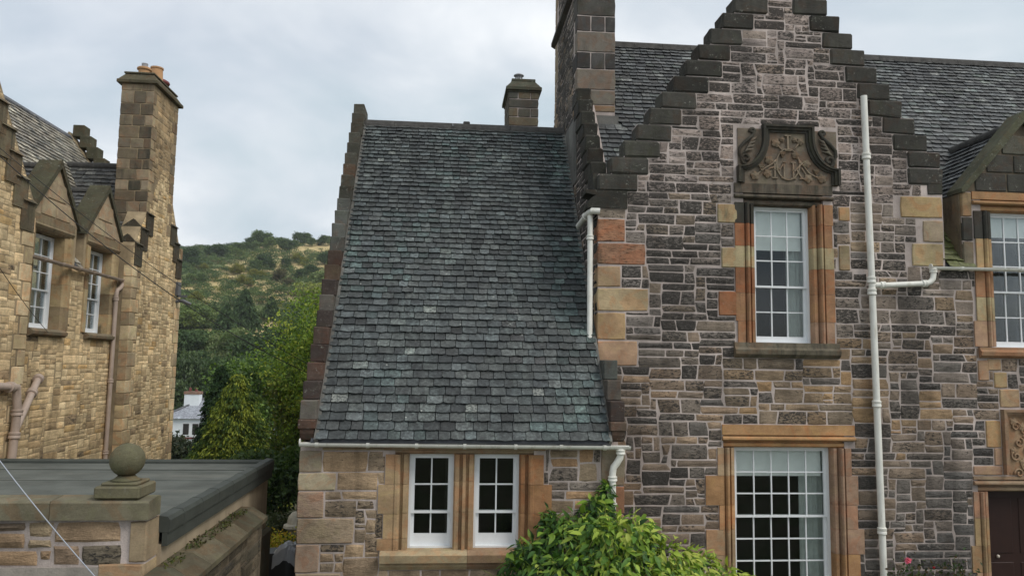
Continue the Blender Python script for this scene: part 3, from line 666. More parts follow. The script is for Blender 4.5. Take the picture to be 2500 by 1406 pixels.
for i, (u, z) in enumerate(((9.46,3.28),(9.50,3.02),(9.44,2.8),(9.48,2.52),(9.6,3.2),(9.66,2.9),(9.6,2.62))):
    if i % 2 == 0: vineleaf(TF, u, z, .075, i*1.3, .01, .03, (.34,.24,.15), .15).build('carved_rose', MT['dressed'], panel)
    MB(TF).paint((.36,.25,.16), .1).tube(spiral(u+.03, z-.08, .085, 1.2, i*1.1, (-1)**i), .014, 6).build('carved_stem', MT['dressed'], panel, smooth=True)
# --- pediment over the upper window
PD = (.078,.072,.058)
ped = MB(TF).paint((.19,.155,.118), .40).prism([(4.80,7.16),(6.52,7.16),(6.52,8.10),(4.80,8.10)], lambda p, h: (p[0], h, p[1]), -.05, .018).build('pediment', MT['dressed'], house, label='carved stone pediment with the letters I M K and vine leaves')
def curve_side(s_, off):
    cx = 5.655; pts = []
    for t in np.linspace(0, 1, 13):
        a = t*math.pi/2
        pts.append((cx+s_*(.40+off+(.44)*(1-math.sin(a))), 7.42+(.53-off*.2)*(1-math.cos(a))+off*.55*(1-t)))
    return pts
def frame_poly(o1, zt, zb):
    l = [(5.655-(.84+o1), zb)] + curve_side(-1, o1) + [(5.655-(.40+o1), zt)]; r = [(5.655+(.84+o1), zb)] + curve_side(1, o1) + [(5.655+(.40+o1), zt)]
    return l, r
for o1, o2, zt1, zt2, w_, nm in ((.040, .0, 8.165, 8.125, .115, 'outer_moulding'), (.0, -.045, 8.125, 8.08, .085, 'moulding'), (-.045, -.085, 8.08, 8.04, .05, 'inner_moulding')):
    m = MB(TF).paint(PD, .6); A = frame_poly(o1, zt1, 7.165); B = frame_poly(o2, zt2, 7.165)
    for s_ in (0, 1):
        a, b = A[s_], B[s_]
        for i in range(len(a)-1):
            q = [a[i], a[i+1], b[i+1], b[i]]; m.prism(q, lambda p, h: (p[0], h, p[1]), .0, w_)
    m.prism([A[0][-1], A[1][-1], B[1][-1], B[0][-1]], lambda p, h: (p[0], h, p[1]), 0, w_)
    m.build(nm, MT['dressed'], ped)
CT = (.25,.20,.145)
def strokes(lst, w0=.012, w1=.045):
    m = MB(TF).paint(CT, .25)
    for (a, b, c, d, t) in lst:
        t *= .8; L = math.hypot(c-a, d-b); nx, nz_ = -(d-b)/L*t/2, (c-a)/L*t/2
        m.prism([(a+nx, b+nz_), (c+nx, d+nz_), (c-nx, d-nz_), (a-nx, b-nz_)], lambda p, h: (p[0], h, p[1]), w0, w1)
    return m
strokes([(5.655,7.985,5.655,7.74,.034),(5.60,7.99,5.71,7.99,.022),(5.60,7.738,5.71,7.738,.022)], .012, .056).build('letter', MT['dressed'], ped, label='carved letter I')
strokes([(5.425,7.53,5.425,7.27,.030),(5.585,7.53,5.585,7.27,.030),(5.425,7.53,5.505,7.40,.024),(5.585,7.53,5.505,7.40,.024),(5.375,7.265,5.475,7.265,.022),(5.535,7.265,5.635,7.265,.022),(5.385,7.535,5.445,7.535,.02),(5.565,7.535,5.625,7.535,.02),(5.40,7.40,5.45,7.40,.018)]).build('letter', MT['dressed'], ped, label='carved letter M')
strokes([(5.745,7.53,5.745,7.27,.030),(5.695,7.265,5.795,7.265,.022),(5.70,7.535,5.79,7.535,.02),(5.90,7.53,5.765,7.385,.026),(5.80,7.42,5.895,7.27,.026),(5.85,7.265,5.945,7.265,.022),(5.86,7.535,5.94,7.535,.02),(5.72,7.40,5.77,7.40,.018)]).build('letter', MT['dressed'], ped, label='carved letter K')
MB(TF).paint(CT, .15).tube([(5.655+.20*math.cos(2*math.pi*i/32), .034, 7.50+.265*math.sin(2*math.pi*i/32)) for i in range(33)], .014, 7).build('vine_ring', MT['dressed'], ped, smooth=True)
for a in ([(5.46,7.58),(5.38,7.50),(5.28,7.44),(5.10,7.30),(5.02,7.27)], [(5.85,7.58),(5.93,7.48),(6.02,7.36),(6.15,7.30),(6.25,7.26)], [(5.56,7.73),(5.50,7.80),(5.45,7.88)], [(5.75,7.73),(5.80,7.80),(5.86,7.88)], [(5.42,7.45),(5.33,7.42),(5.27,7.32)], [(5.89,7.45),(5.95,7.36),(5.99,7.25)]):
    MB(TF).paint(CT, .2).tube([(u, .032, z) for u, z in a], .013, 6).build('vine_stem', MT['dressed'], ped, smooth=True)
for i, (u, z, r) in enumerate(((5.45,7.86,.085),(5.88,7.90,.07),(5.78,7.92,.05),(5.79,7.66,.075),(5.33,7.56,.085),(5.30,7.33,.085),(5.08,7.29,.085),(5.98,7.52,.08),(6.00,7.27,.085),(6.24,7.28,.09),(5.56,7.92,.05))):
    vineleaf(TF, u, z, r, i*.9, .014, .045, (.19,.15,.105), .35).build('vine_leaf', MT['dressed'], ped)
def ball(m, c, r, seg=8):
    vs_ = []; fs = []
    for i in range(seg//2+1):
        a = math.pi*i/(seg//2)
        for k in range(seg): vs_.append((c[0]+r*math.sin(a)*math.cos(2*math.pi*k/seg), c[1]+r*math.sin(a)*math.sin(2*math.pi*k/seg), c[2]+r*math.cos(a)))
    for i in range(seg//2):
        for k in range(seg): fs.append((i*seg+k, i*seg+(k+1) % seg, (i+1)*seg+(k+1) % seg, (i+1)*seg+k))
    return m.add(vs_, fs)
for u, z in ((5.56, 7.66), (5.19, 7.42), (6.14, 7.38)):
    m = MB(TF).paint((.20,.16,.11), .35)
    for r_ in range(4):
        for q in range(4-r_): ball(m, (u+(q-(3-r_)/2)*.026, .038+.008*(r_ % 2), z+.04-r_*.026), .017, 8)
    m.build('grapes', MT['dressed'], ped, smooth=True)
for s_ in (-1, 1):
    cx = 5.655
    sc = MB(TF).paint(PD, .55)
    pth = [(cx+s_*(.84-.66*0), .05, 7.50)]
    pth = spiral(cx+s_*.72, 7.58, .10, 1.1, math.pi*1.5, s_)[::-1] + [(cx+s_*.84, .04, 7.66), (cx+s_*.83, .045, 7.76), (cx+s_*.74, .05, 7.86), (cx+s_*.62, .05, 7.96), (cx+s_*.58, .05, 8.02)] + spiral(cx+s_*.60, 8.05, .05, 1.0, math.pi if s_ < 0 else 0, s_)
    sc.tube(pth, .030, 7).build('scroll', MT['dressed'], ped, smooth=True)
    for k in range(4): MB(TF).paint((.16,.14,.11), .35).tube([(cx+s_*(.78-.03*k), .04, 7.66+.05*k), (cx+s_*(.70-.03*k), .055, 7.72+.06*k), (cx+s_*(.60-.02*k), .04, 7.74+.07*k)], [.012, .026, .008], 6).build('acanthus', MT['dressed'], ped, smooth=True)
# --- rubble of the front
def style_front(u, z, rng):
    g = mnoise.noise(Vector((u*.5, z*.5, 3.1)))
    if z > 6.9: return pick([(5, (.315,.27,.255), .60), (2, (.25,.215,.20), .64), (1, (.31,.26,.23), .52), (1.0, (.18,.16,.152), .66)], rng)
    if z > 4.6 and u < 4.7: return pick([(3, (.185,.168,.158), .58), (2, (.14,.13,.124), .62), (1.5, (.205,.172,.142), .5), (.4, (.26,.19,.125), .35)], rng)
    if z > 4.6: return pick([(3, (.23,.20,.178), .52), (2, (.17,.155,.145), .56), (1, (.255,.20,.145), .35), (1, (.20,.165,.135), .48)], rng)
    if 4.6 < u < 7.0 and z > 3.2: return pick([(3, (.255,.192,.132), .32), (2, (.205,.165,.125), .42), (1.2, (.30,.21,.125), .2), (1.2, (.15,.137,.128), .5)], rng)
    if u > 7.1 and z < 4.2: return pick([(4, (.128,.122,.118), .48), (2, (.18,.155,.138), .45), (1, (.23,.185,.147), .32)], rng) if g > -.15 else pick([(2, (.23,.185,.148), .35), (2, (.155,.142,.132), .48), (.5, (.29,.21,.135), .2)], rng)
    return pick([(3, (.20,.16,.128), .44), (2, (.155,.137,.122), .5), (1.2, (.25,.187,.135), .3), (1.2, (.12,.112,.106), .52)], rng)
fr = rubble(TF, XW+.01, 10.6, 0.3, 11.2, lambda u, z: in_wall(u, z-.02) and in_wall(u, z+.03), EX, style_front, seed=11)
pieces(fr, 'stone', MT['rubble'], wall, 'small_stones', 300)
# --- the flank (faces left) and its crow steps, going back and up beside the slates of the low wing
EAVE, RIDGE_Y, RIDGE_Z = 5.85, 15.8, 11.13
PT = (RIDGE_Z-EAVE)/(RIDGE_Y-FY)
def flank_top(y): return EAVE+.95+PT*(y-FY) if y < RIDGE_Y else EAVE+.95+PT*(2*RIDGE_Y-FY-y)
fl = MB().prism([(FY+.34,0),(2*RIDGE_Y-FY,0),(2*RIDGE_Y-FY,EAVE+.5),(RIDGE_Y,RIDGE_Z+.3),(FY+.345,EAVE+.9)], lambda p, h: (h, p[0], p[1]), XW, XW+.34).build('flank_wall', MT['mortar'], house, label='left flank wall of dark rubble above the low roof')
st = rubble(TS, FY+.02, 17.6, 3.6, 11.3, lambda y, z: z < flank_top(y)-.35 and z > 2.95+1.29*(min(y, 15.6)-10.95)-.3, [], lambda u, z, rng: pick([(3, (.15,.135,.125), .6), (2, (.10,.095,.09), .6), (1, (.24,.19,.15), .4)], rng), seed=21)
pieces(st, 'flank_stone', MT['rubble'], fl, 'small_stones', 120)
for k in range(8):
    y = 12.32+.235*k; z = 6.99+.305*k
    if k == 0:
        MB(TS).paint(DK2, .5).prism([(FY+.05, 6.96),(FY+.62, 6.96),(FY+.62, 7.28),(FY+.14, 7.28),(FY+.13, 7.2)], lambda p, h: (p[0], h, p[1]), -.30, .06).build('skew_putt', MT['ashlar'], house, center=True); continue
    crow(y, y+.55, z, z+.30, house, TS, -.245, .03, DK2, .45)
# --- tall chimney on that flank
CH = (2.433, 3.205, 14.1, 17.1, 7.2, 13.2)
ch = MB().box(CH[0]+.012, CH[1]-.012, CH[2]+.012, CH[3]-.012, CH[4], CH[5]).build('chimney', MT['mortar'], house, label='tall broad chimney stack of dark and tan ashlar blocks')
TC = lambda u, w_, z: (u, CH[2]+.012-w_, z); TCS = lambda u, w_, z: (CH[0]+.012-w_, u, z); TCR = lambda u, w_, z: (CH[1]-.012+w_, u, z)
blk = []; z = 9.0; i = 0
hts = [.14, .30, .42, .34, .42, .32, .40, .34, .40, .34, .40, .3, .4]
cols = [(.26,.19,.125), (.21,.185,.15), (.22,.188,.152), (.085,.08,.076), (.20,.175,.145), (.085,.08,.075), (.09,.085,.075), (.075,.07,.065), (.08,.075,.07), (.09,.08,.07), (.08,.075,.07), (.08,.075,.07), (.08,.075,.07)]
for h, c in zip(hts, cols):
    cr = .15 if c[0] > .2 else .5
    if i in (3, 5, 7, 10, 12):
        s1, s2 = CH[0]+.28, CH[1]-.21
        for a, b in ((CH[0], s1), (s1, s2), (s2, CH[1])): blk.append(block(TC, a+.003, b-.003, z, z+h, .014, S(c, RNG.uniform(.8, 1.4)), cr, .014))
    else: blk.append(block(TC, CH[0], CH[1], z, z+h, .014, c, cr, .014))
    z += h; i += 1
    blk.append(block(TCS, CH[2]-.0, CH[2]+RNG.choice((.22, .42)), z-h, z, .014, S(c, RNG.uniform(.8, 1.2)), cr)); blk.append(block(TCS, CH[3]-RNG.choice((.2, .4)), CH[3], z-h, z, .012, (.32,.26,.18), .1))
pieces(blk, 'ashlar_block', MT['dressed'], ch, 'small_stones', 60)
st = rubble(TCS, CH[2]+.43, CH[3]-.42, 7.6, 13.1, lambda u, z: True, [], lambda u, z, rng: pick([(3, (.12,.11,.10), .6), (2, (.17,.15,.125), .5), (1, (.09,.085,.08), .6)], rng), seed=23)
pieces(st, 'chimney_stone', MT['rubble'], ch, 'small_stones', 100)
st = rubble(TCR, CH[2]+.1, CH[3]-.1, 7.6, 13.1, lambda u, z: True, [], lambda u, z, rng: pick([(3, (.12,.11,.10), .6), (1, (.17,.15,.125), .5)], rng), seed=24)
merge(st).build('small_stones', MT['rubble'], ch, kind='stuff')
MB().paint(DK, .4).prism([(CH[0]-.085,11.60),(CH[0]-.085,11.68),(CH[0]-.0,11.80),(CH[0]+.02,11.80),(CH[0]+.02,11.55),(CH[0]-.01,11.55)], lambda p, h: (p[0], h, p[1]), CH[2]+.6, CH[3]+.07).build('chimney_band', MT['ashlar'], ch)
MB().box(CH[0]-.01, CH[1]+.05, CH[2]-.05, CH[3]+.05, 7.6, 8.92).build('cement_skirt', MT['cement'], ch)
# --- main roof
ang = math.atan2(RIDGE_Z-EAVE, RIDGE_Y-FY); LR = math.hypot(RIDGE_Z-EAVE, RIDGE_Y-FY)
TR = roof_frame((0, FY-.05, EAVE-.04), (1,0,0), (0, RIDGE_Y-FY, RIDGE_Z-EAVE))
def quad_sheet(T, pts, n=-.012):
    m = MB(T); k = len(pts); m.add([(p[0], n, p[1]) for p in pts] + [(p[0], n-.06, p[1]) for p in pts], [tuple(range(k)), tuple(range(k, 2*k))[::-1]] + [(i, (i+1) % k, k+(i+1) % k, k+i) for i in range(k)]); return m
roof = quad_sheet(TR, [(XW+.25, .60), (XW+.7, .60), (XW+.7, 1.75), (8.0, 1.75), (8.35, .0), (8.80, .0), (8.80, 1.62), (10.97, 1.62), (10.97, .0), (13.4, .0), (13.4, LR), (XW+.25, LR)]).build('roof', MT['lead'], house, label='steep grey slate roof of the gabled house')
TRB = roof_frame((0, 2*RIDGE_Y-FY+.05, EAVE-.04), (1,0,0), (0, -(RIDGE_Y-FY), RIDGE_Z-EAVE)); quad_sheet(TRB, [(XW+.25,0),(13.4,0),(13.4,LR),(XW+.25,LR)]).build('rear_roof', MT['lead'], house)
def col_main(u, v, rng):
    return pick([(4, (.072,.074,.074), .12), (3, (.092,.095,.094), .18), (1.5, (.055,.056,.057), .05), (.5, (.13,.135,.13), .25), (.8, (.082,.090,.083), .25)], rng)
def keep_main(u, v):
    y = FY+v*math.cos(ang); z = EAVE+v*math.sin(ang)
    if u < XW+.28: return False
    if CH[0]-.05 < u < CH[1]+.04 and y > CH[2]-.12: return False
    if u < 8.4 and v < .55: return False
    uc, zc = u*FY/y, CAMZ+(z-CAMZ)*FY/y          # far behind the crow-stepped gable there is its own roof
    if XW < uc < 8.4 and zc < gable_top(uc)-.55: return False
    if u > 8.45 and abs(u-9.88) < 1.12 and v < max(1.66, 3.2-2.55*abs(u-9.88)*.9): return False
    return True
ms = slates(TR, LR-.08, lambda v: (XW+.28, 13.3), lambda t: .150-.035*t, lambda t: .235-.05*t, col_main, keep_main, random.Random(5))
mossy = [q for q in ms if 8.36 < np.mean([p[0] for p in q.v]) < 9.0 and np.mean([p[2] for p in q.v]) < 6.75]
ids = set(map(id, mossy)); ms = [q for q in ms if id(q) not in ids]
for q in mossy: q.t = [(.10,.105,.045,t[3]) for t in q.t]
pieces(ms, 'slate', MT['slate_pale'], roof, 'small_slates', 240); pieces(mossy, 'slate', MT['slate_moss'], roof, 'mossy_slates', 60)
x = XW+.3
while x < 13.2:
    MB().prism([(RIDGE_Y-.16,RIDGE_Z-.14),(RIDGE_Y-.10,RIDGE_Z+.02),(RIDGE_Y-.05,RIDGE_Z+.06),(RIDGE_Y+.05,RIDGE_Z+.06),(RIDGE_Y+.10,RIDGE_Z+.02),(RIDGE_Y+.16,RIDGE_Z-.14)], lambda p, h: (h, p[0], p[1]), x+.002, x+.62).build('ridge_stone', MT['ridge'], house, center=True); x += .624
# --- gable roof behind the crow steps (ridge runs back)
gr = MB()
for s_ in (-1, 1):
    gr.prism([(5.42, 10.75), (5.42+s_*2.78, 7.0), (5.42+s_*2.78, 6.9), (5.42, 10.62)], lambda p, h: (p[0], h, p[1]), FY+.36, RIDGE_Y-.2)
gr.build('gable_roof', MT['lead'], house)
# --- dormer on the right
dm = MB(TF)
dg = dm.prism([(8.74,7.16),(11.03,7.16),(9.885,8.50)], lambda p, h: (p[0], h, p[1]), -.30, 0.0).build('dormer', MT['mortar_dark'], house, label='stone dormer gable with sloping skews on the right')
for u0, u1, z0, z1, c in ((8.98, 9.56, 7.17, 7.50, DK), (9.565, 10.22, 7.17, 7.50, DK), (10.225, 10.8, 7.17, 7.5, DK2), (9.20, 9.70, 7.505, 7.83, DK), (9.705, 10.1, 7.505, 7.83, DK2), (10.105, 10.55, 7.505, 7.83, DK)):
    block(TF, u0, u1, z0, z1, .02, S(c, 1.15), .4).build('ashlar_block', MT['ashlar'], dg, center=True)
block(TF, 9.5, 10.27, 7.835, 8.18, .02, (.12,.115,.09), .3).build('ashlar_block', MT['ashlar'], dg, center=True)
for s_ in (-1, 1):
    MB(TF).paint((.095,.095,.062), .35).prism([(9.885,8.60),(9.885,8.40),(9.885+s_*1.13,7.13),(9.885+s_*1.20,7.13),(9.885+s_*1.20,7.20)], lambda p, h: (p[0], h, p[1]), -.30, .085).build('skew_stone', MT['ashlar'], dg)
dback = FY+(8.35-EAVE)/PT
for s_ in (-1, 1):
    T2 = roof_frame((9.885+s_*1.12, FY+.28, 7.10), (0,1,0), (-s_*1.12, 0, 1.27)); LD = math.hypot(1.12, 1.27)
    y0 = (7.10-EAVE)/PT; y1 = (8.35-EAVE)/PT
    quad_sheet(T2, [(0,0),(y0+.15,0),(y1+.2,LD),(0,LD)]).build('dormer_roof', MT['lead'], dg)
    ss = slates(T2, LD-.03, lambda v: (0, y0-.28+.1+(y1-y0)*v/LD+.15), lambda t: .135, lambda t: .22, col_main, None, random.Random(31+s_))
    pieces(ss, 'slate', MT['slate_pale'], dg, 'small_slates', 60 if s_ < 0 else 0)
    ck = MB().paint((.17,.13,.085), .45)
    xw = 9.885+s_*1.19
    ck.prism([(FY+.02, EAVE-.02),(FY+.02, 7.12),(FY+.05+(7.12-EAVE)/PT, 7.12)], lambda p, h: (xw-s_*.022*h, p[0], p[1]), 0, 1).build('dormer_cheek', MT['dressed'], dg)
    MB().tube([(9.885+s_*1.12, FY+.95, 7.05),(9.885+s_*1.13, FY+.45, 6.42),(9.885+s_*1.12, FY+.02, 5.88)], .035, 8).build('lead_flashing', MT['lead'], dg, smooth=True)
MB().tube([(9.885, FY+.25, 8.40), (9.885, dback+.1, 8.40)], .10, 10).build('dormer_ridge', MT['ridge'], dg, smooth=50)
# --- gutters and pipes
def gutter(parent, p0, p1, r, mat, brackets=()):
    p0, p1 = Vector(p0), Vector(p1); d = (p1-p0).normalized(); side = d.cross(Vector((0,0,1))).normalized(); m = MB(); n = 9; vs_ = []
    for p in (p0, p1):
        for rr in (r, r-.006):
            for k in range(n):
                a = math.pi*(1+k/(n-1)); vs_.append(tuple(p+side*math.cos(a)*rr+Vector((0,0,1))*(math.sin(a)*rr)))
    q = 2*n; fs = []
    for k in range(n-1): fs += [(k, k+1, q+k+1, q+k), (n+k, q+n+k, q+n+k+1, n+k+1), (k, n+k, n+k+1, k+1), (q+k, q+k+1, q+n+k+1, q+n+k)]
    fs += [(0, q, q+n, n), (n-1, 2*n-1, q+2*n-1, q+n-1)]
    m.add(vs_, fs); g = m.build('gutter', mat, parent, smooth=40)
    MB().tube([p0-d*.004, p0+d*.006], r*.98, 16).build('stop_end', mat, g)
    for t in brackets:
        c = p0+(p1-p0)*t; b = MB()
        b.tube([c-d*.022+Vector((0,0,-.003)), c+d*.022+Vector((0,0,-.003))], r+.007, 18)
        vv = [(x, y, min(z, c.z+.006)) for x, y, z in b.v]; b.v = vv; b.build('gutter_bracket', mat, g, smooth=40)
    return g
gutter(house, (8.06, FY-.10, 5.83), (13.4, FY-.10, 5.86), .052, MT['cream'], (.1, .3, .5))
PP = [(6.985, FY-.10, 8.72), (7.02, FY-.10, 5.6), (7.065, FY-.10, 0.3)]
pipe = MB().tube([PP[0], (7.0, FY-.10, 7.2), PP[1], (7.045, FY-.10, 2.6), PP[2]], .054, 16).build('downpipe', MT['cream'], house, smooth=50, label='tall cream painted soil pipe down the gable')
for py in (382, 683, 712, 985, 1295):
    zc = at(2110, py, FY-.1).z; t = (8.72-zc)/8.42; collar(None, pipe, (6.985+.08*t, FY-.10, zc), (0,0,1), .054, .11, MT['cream'])
br = MB().tube([(7.03, FY-.10, 5.50), (7.25, FY-.11, 5.50), (7.95, FY-.11, 5.545), (8.03, FY-.11, 5.57), (8.085, FY-.11, 5.63), (8.10, FY-.11, 5.72), (8.10, FY-.10, 5.80)], .046, 14).build('branch_pipe', MT['cream'], house, smooth=50, label='cream branch pipe from gutter to soil pipe')
collar(None, br, (7.20, FY-.11, 5.50), (1,0,.05), .046, .09, MT['cream']); collar(None, br, (7.93, FY-.11, 5.543), (1,0,.05), .046, .09, MT['cream']); collar(None, br, (8.10, FY-.105, 5.76), (0,0,1), .046, .06, MT['cream'])
px_ = XW-.115
v1 = MB().tube([(px_, FY+.10, 6.55), (px_, FY+.08, 6.42), (px_-.005, FY+.06, 6.25), (px_-.005, FY+.06, 4.22), (px_-.005, FY+.03, 4.16)], .045, 14, caps=False).build('downpipe', MT['cream'], house, smooth=50, label='short cream downpipe that ends above the low slate roof')
collar(None, v1, (px_-.005, FY+.06, 6.18), (0,0,1), .045, .08, MT['cream']); collar(None, v1, (px_-.005, FY+.06, 4.32), (0,0,1), .045, .09, MT['cream'])
ov = MB().tube([(XW+.02, FY-.04, 6.60), (px_+.01, FY-.02, 6.605), (px_-.015, FY+.12, 6.60), (px_-.02, FY+.30, 6.59), (px_-.02, FY+1.05, 6.55)], .052, 14).build('overflow_pipe', MT['cream'], house, smooth=50, label='stubby cream pipe pointing over the low roof')
collar(None, ov, (px_-.02, FY+.35, 6.588), (0,1,-.05), .052, .07, MT['cream'])
# ================================================================== the low wing with the great slate roof (front plane y = 11)
WY, WX0, WX1 = 11.0, -1.975, 2.62
wing = thing('slate_roofed_wing', (.3, 12, 0), 'low stone wing with steep dark slate roof and paired sash windows', 'house wing')
TW = lambda u, w_, z: (u, WY-w_, z)
EY, EZ, RY, RZ = 10.90, 3.02, 15.6, 9.06
WP = (RZ-EZ)/(RY-EY)
W1 = (-.46, .175, 1.50, 2.82); W2 = (.465, 1.115, 1.50, 2.82)
WT = 2.93
in_w = lambda u, z: WX0 < u < WX1 and 0 <= z < WT and not (W1[0]-.2 < u < W2[1]+.2 and 1.46 < z)
ww = slab(TW, [WX0, WX1, W1[0]-.2, W2[1]+.2], [0, WT, 1.46], in_w, -.34, 0).build('wall', MT['mortar'], wing, label='front wall of tan squared rubble under the gutter')
def wpx(px, py): v = at(px, py, WY); return v.x, v.z
EXW = []
for a, b, c, cr in (((735,1098),(786,1153),(.36,.30,.215),.3),((735,1153),(820,1198),(.41,.345,.235),.05),((735,1198),(790,1264),(.43,.31,.225),.12),((735,1264),(863,1327),(.40,.31,.215),.10),((735,1327),(778,1398),(.40,.295,.215),.08),((735,1398),(832,1460),(.40,.31,.22),.08),
                    ((786,1090),(955,1100),(.36,.28,.18),.15)):
    (u0, z1), (u1, z0) = wpx(*a), wpx(*b)
    if a[0] == 735: u0 = WX0-.02
    block(TW, u0, u1, z0, z1, .020, c, cr, back=.3, j=.012).build('quoin', MT['tooled' if cr in (.12, .10) else 'dressed'], wing, center=True); EXW.append((u0, u1, z0, z1))
for z0, z1, w_, c in ((2.38, 2.92, .33, (.26,.215,.155)), (1.98, 2.38, .18, (.33,.17,.10)), (1.5, 1.98, .26, (.40,.25,.14)), (1.0, 1.5, .3, TAN), (.5, 1.0, .3, TAN)):
    block(TW, WX1-w_, WX1+.02, z0, z1, .02, c, .15, back=.3).build('quoin', MT['dressed'], wing, center=True); EXW.append((WX1-w_, WX1+.1, z0, z1))
# returned left flank of the wing with its corner stones
GABLE = [(WY+.345, 0), (2*RY-WY, 0), (2*RY-WY, WT), (RY, WT+WP*(RY-WY)+.12), (WY+.345, WT+.12+WP*.345)]
lg = MB().prism(GABLE, lambda p, h: (h, p[0], p[1]), WX0, WX0+.21).build('gable_wall', MT['mortar'], wing, label='left gable wall of the low wing')
TWL = lambda u, w_, z: (WX0-w_, u, z)
pieces(rubble(TWL, WY+.1, 19.5, .1, 8.6, lambda y, z: z < WT+WP*((y if y < RY else 2*RY-y)-WY)-.1, [], lambda u, z, rng: pick([(3, (.20,.16,.125), .4), (2, (.13,.12,.11), .5), (1, (.28,.2,.13), .2)], rng), seed=41), 'stone', MT['rubble'], lg, 'small_stones', 0)
MB().prism([(WY+.345, 0), (12.0, 0), (12.0, 3.95), (WY+.345, WT+.3)], lambda p, h: (h, p[0], p[1]), WX1-.21, WX1).build('right_return_wall', MT['mortar'], wing)
# paired window dressings
SD = (.42,.285,.165); SD2 = (.45,.265,.125)
WJ = [(0,-.30),(0,-.05),(.02,-.012),(.075,-.008),(.085,-.045),(.115,-.052),(.125,.022),(.15,.036),(.19,.036),(.205,.022)]
for z0, z1, wl, wr in ((2.40, 2.82, .33, .34), (2.0, 2.40, .42, .46), (1.66, 2.0, .34, .30), (1.50, 1.66, .42, .34)):
    jamb(wing, TW, W1[0], -1, z0, z1, wl, S(pick([(1, SD, 0), (1, (.44,.31,.18), 0)])[0], 1), .05, WJ); jamb(wing, TW, W2[1], 1, z0, z1, wr, pick([(1, SD2, 0), (1, (.40,.22,.11), 0)])[0], .06, WJ)
    EXW.append((W1[0]-wl, W2[1]+wr, z0, z1))
mp = [(W1[1]+a, b) for a, b in WJ if a < .13] + [(W2[0]-a, b) for a, b in WJ[::-1] if a < .13]
for z0, z1 in ((1.50, 2.02), (2.02, 2.44), (2.44, 2.82)):
    MB(TW).paint(S(SD, RNG.uniform(.85, 1.05)), .12).prism(mp, lambda p, h: (p[0], p[1], h), z0+.002, z1-.002).build('mullion_stone', MT['dressed'], wing, center=True)
MB(TW).paint((.33,.25,.165), .25).prism([(2.82,-.30),(2.82,-.04),(2.845,-.01),(2.87,-.01),(2.88,.03),(2.93,.036),(2.93,-.30)], lambda p, h: (h, p[1], p[0]), W1[0]-.36, W2[1]+.36).build('lintel', MT['dressed'], wing, center=True); EXW.append((W1[0]-.36, W2[1]+.36, 2.8, 3.0))
for u0, u1, c in ((W1[0]-.37, .38, (.43,.34,.21)), (.384, W2[1]+.34, (.36,.24,.15))):
    MB(TW).paint(c, .08).prism([(1.24,-.3),(1.24,.02),(1.29,.05),(1.335,.03),(1.345,.10),(1.45,.115),(1.50,.06),(1.50,-.3)], lambda p, h: (h, p[1], p[0]), u0, u1).build('sill', MT['dressed'], wing, center=True)
EXW.append((W1[0]-.38, W2[1]+.35, 1.24, 1.50))
sash(wing, TW, *W1, 2, 2, 1, .14, label='left sash window of the pair with six dark panes', bottom_rail=.16)
sash(wing, TW, *W2, 2, 2, 1, .14, label='right sash window of the pair with six dark panes', bottom_rail=.16)
def style_wing(u, z, rng):
    if u > 1.4: return pick([(3, (.20,.175,.155), .42), (2, (.28,.22,.155), .25), (1, (.38,.25,.15), .05)], rng)
    return pick([(3, (.32,.25,.18), .28), (2, (.25,.205,.155), .38), (1, (.37,.28,.19), .12)], rng)
st = rubble(TW, WX0+.02, WX1-.02, .3, WT-.03, in_w, EXW, style_wing, seed=44, cu=.07, cz=.065)
pieces(st, 'stone', MT['rubble'], ww, 'small_stones', 300)
# roof
TRW = roof_frame((0, EY-.03, EZ-.02), (1,0,0), (0, RY-EY, RZ-EZ)); LW_ = math.hypot(RY-EY, RZ-EZ)
sv = LW_/(RY-EY)
VB = (12.0-EY)*sv
wroof = quad_sheet(TRW, [(WX0+.15, 0), (WX1-.2, 0), (WX1-.2, VB), (XW-.02, VB), (XW-.02, LW_), (WX0+.15, LW_)]).build('roof', MT['lead'], wing, label='great dark blue-grey slate roof facing the viewer')
quad_sheet(roof_frame((0, 2*RY-EY, EZ), (1,0,0), (0, -(RY-EY), RZ-EZ)), [(WX0+.15,0),(XW-.02,0),(XW-.02,LW_),(WX0+.15,LW_)]).build('rear_roof', MT['lead'], wing)
def col_wing(u, v, rng):
    g = mnoise.noise(Vector((u*.55, v*.45, 7.7)))+.25*mnoise.noise(Vector((u*2, v*2, 1.7)))
    tl = g+.22*(u-.2)/2-.28*max(0, v/LW_-.55)*2
    pal = [(3, (.055,.058,.057), .12), (2.2, (.070,.073,.072), .2), (1.0, (.042,.043,.043), .08)]
    if tl > -.12: pal += [(3, (.054,.064,.062), .10)]
    if tl > .08: pal += [(4.5, (.066,.082,.078), .08), (.35, (.12,.15,.142), .2)]
    pal += [(.18, (.085,.09,.085), .6)]
    if .8 < u < 1.6 and .9 < v < 2.5 and rng.random() < .3*max(0, 1-abs(u-1.2)/.4): return (.055,.055,.055), rng.uniform(.35, .6)
    c, cr = pick(pal, rng)
    c = (c[0]*.97, c[1]*1.03, c[2]*1.03)
    return c, cr
wsl = slates(TRW, LW_-.05, lambda v: (WX0+.22, (WX1-.22) if v < VB-.05 else XW-.03), lambda t: .156-.044*t, lambda t: .218-.055*t, col_wing, None, random.Random(3))
pieces(wsl, 'slate', MT['slate'], wroof, 'small_slates', 300)
for bb_ in ((WX0+.20, WX0+.255, -.01, .05, .0, LW_), (XW-.075, XW-.02, -.01, .05, VB, LW_), (WX1-.235, WX1-.195, -.01, .05, 0, VB)): MB(TRW).box(*bb_).build('mortar_fillet', MT['cement'], wing)
x = WX0+.23
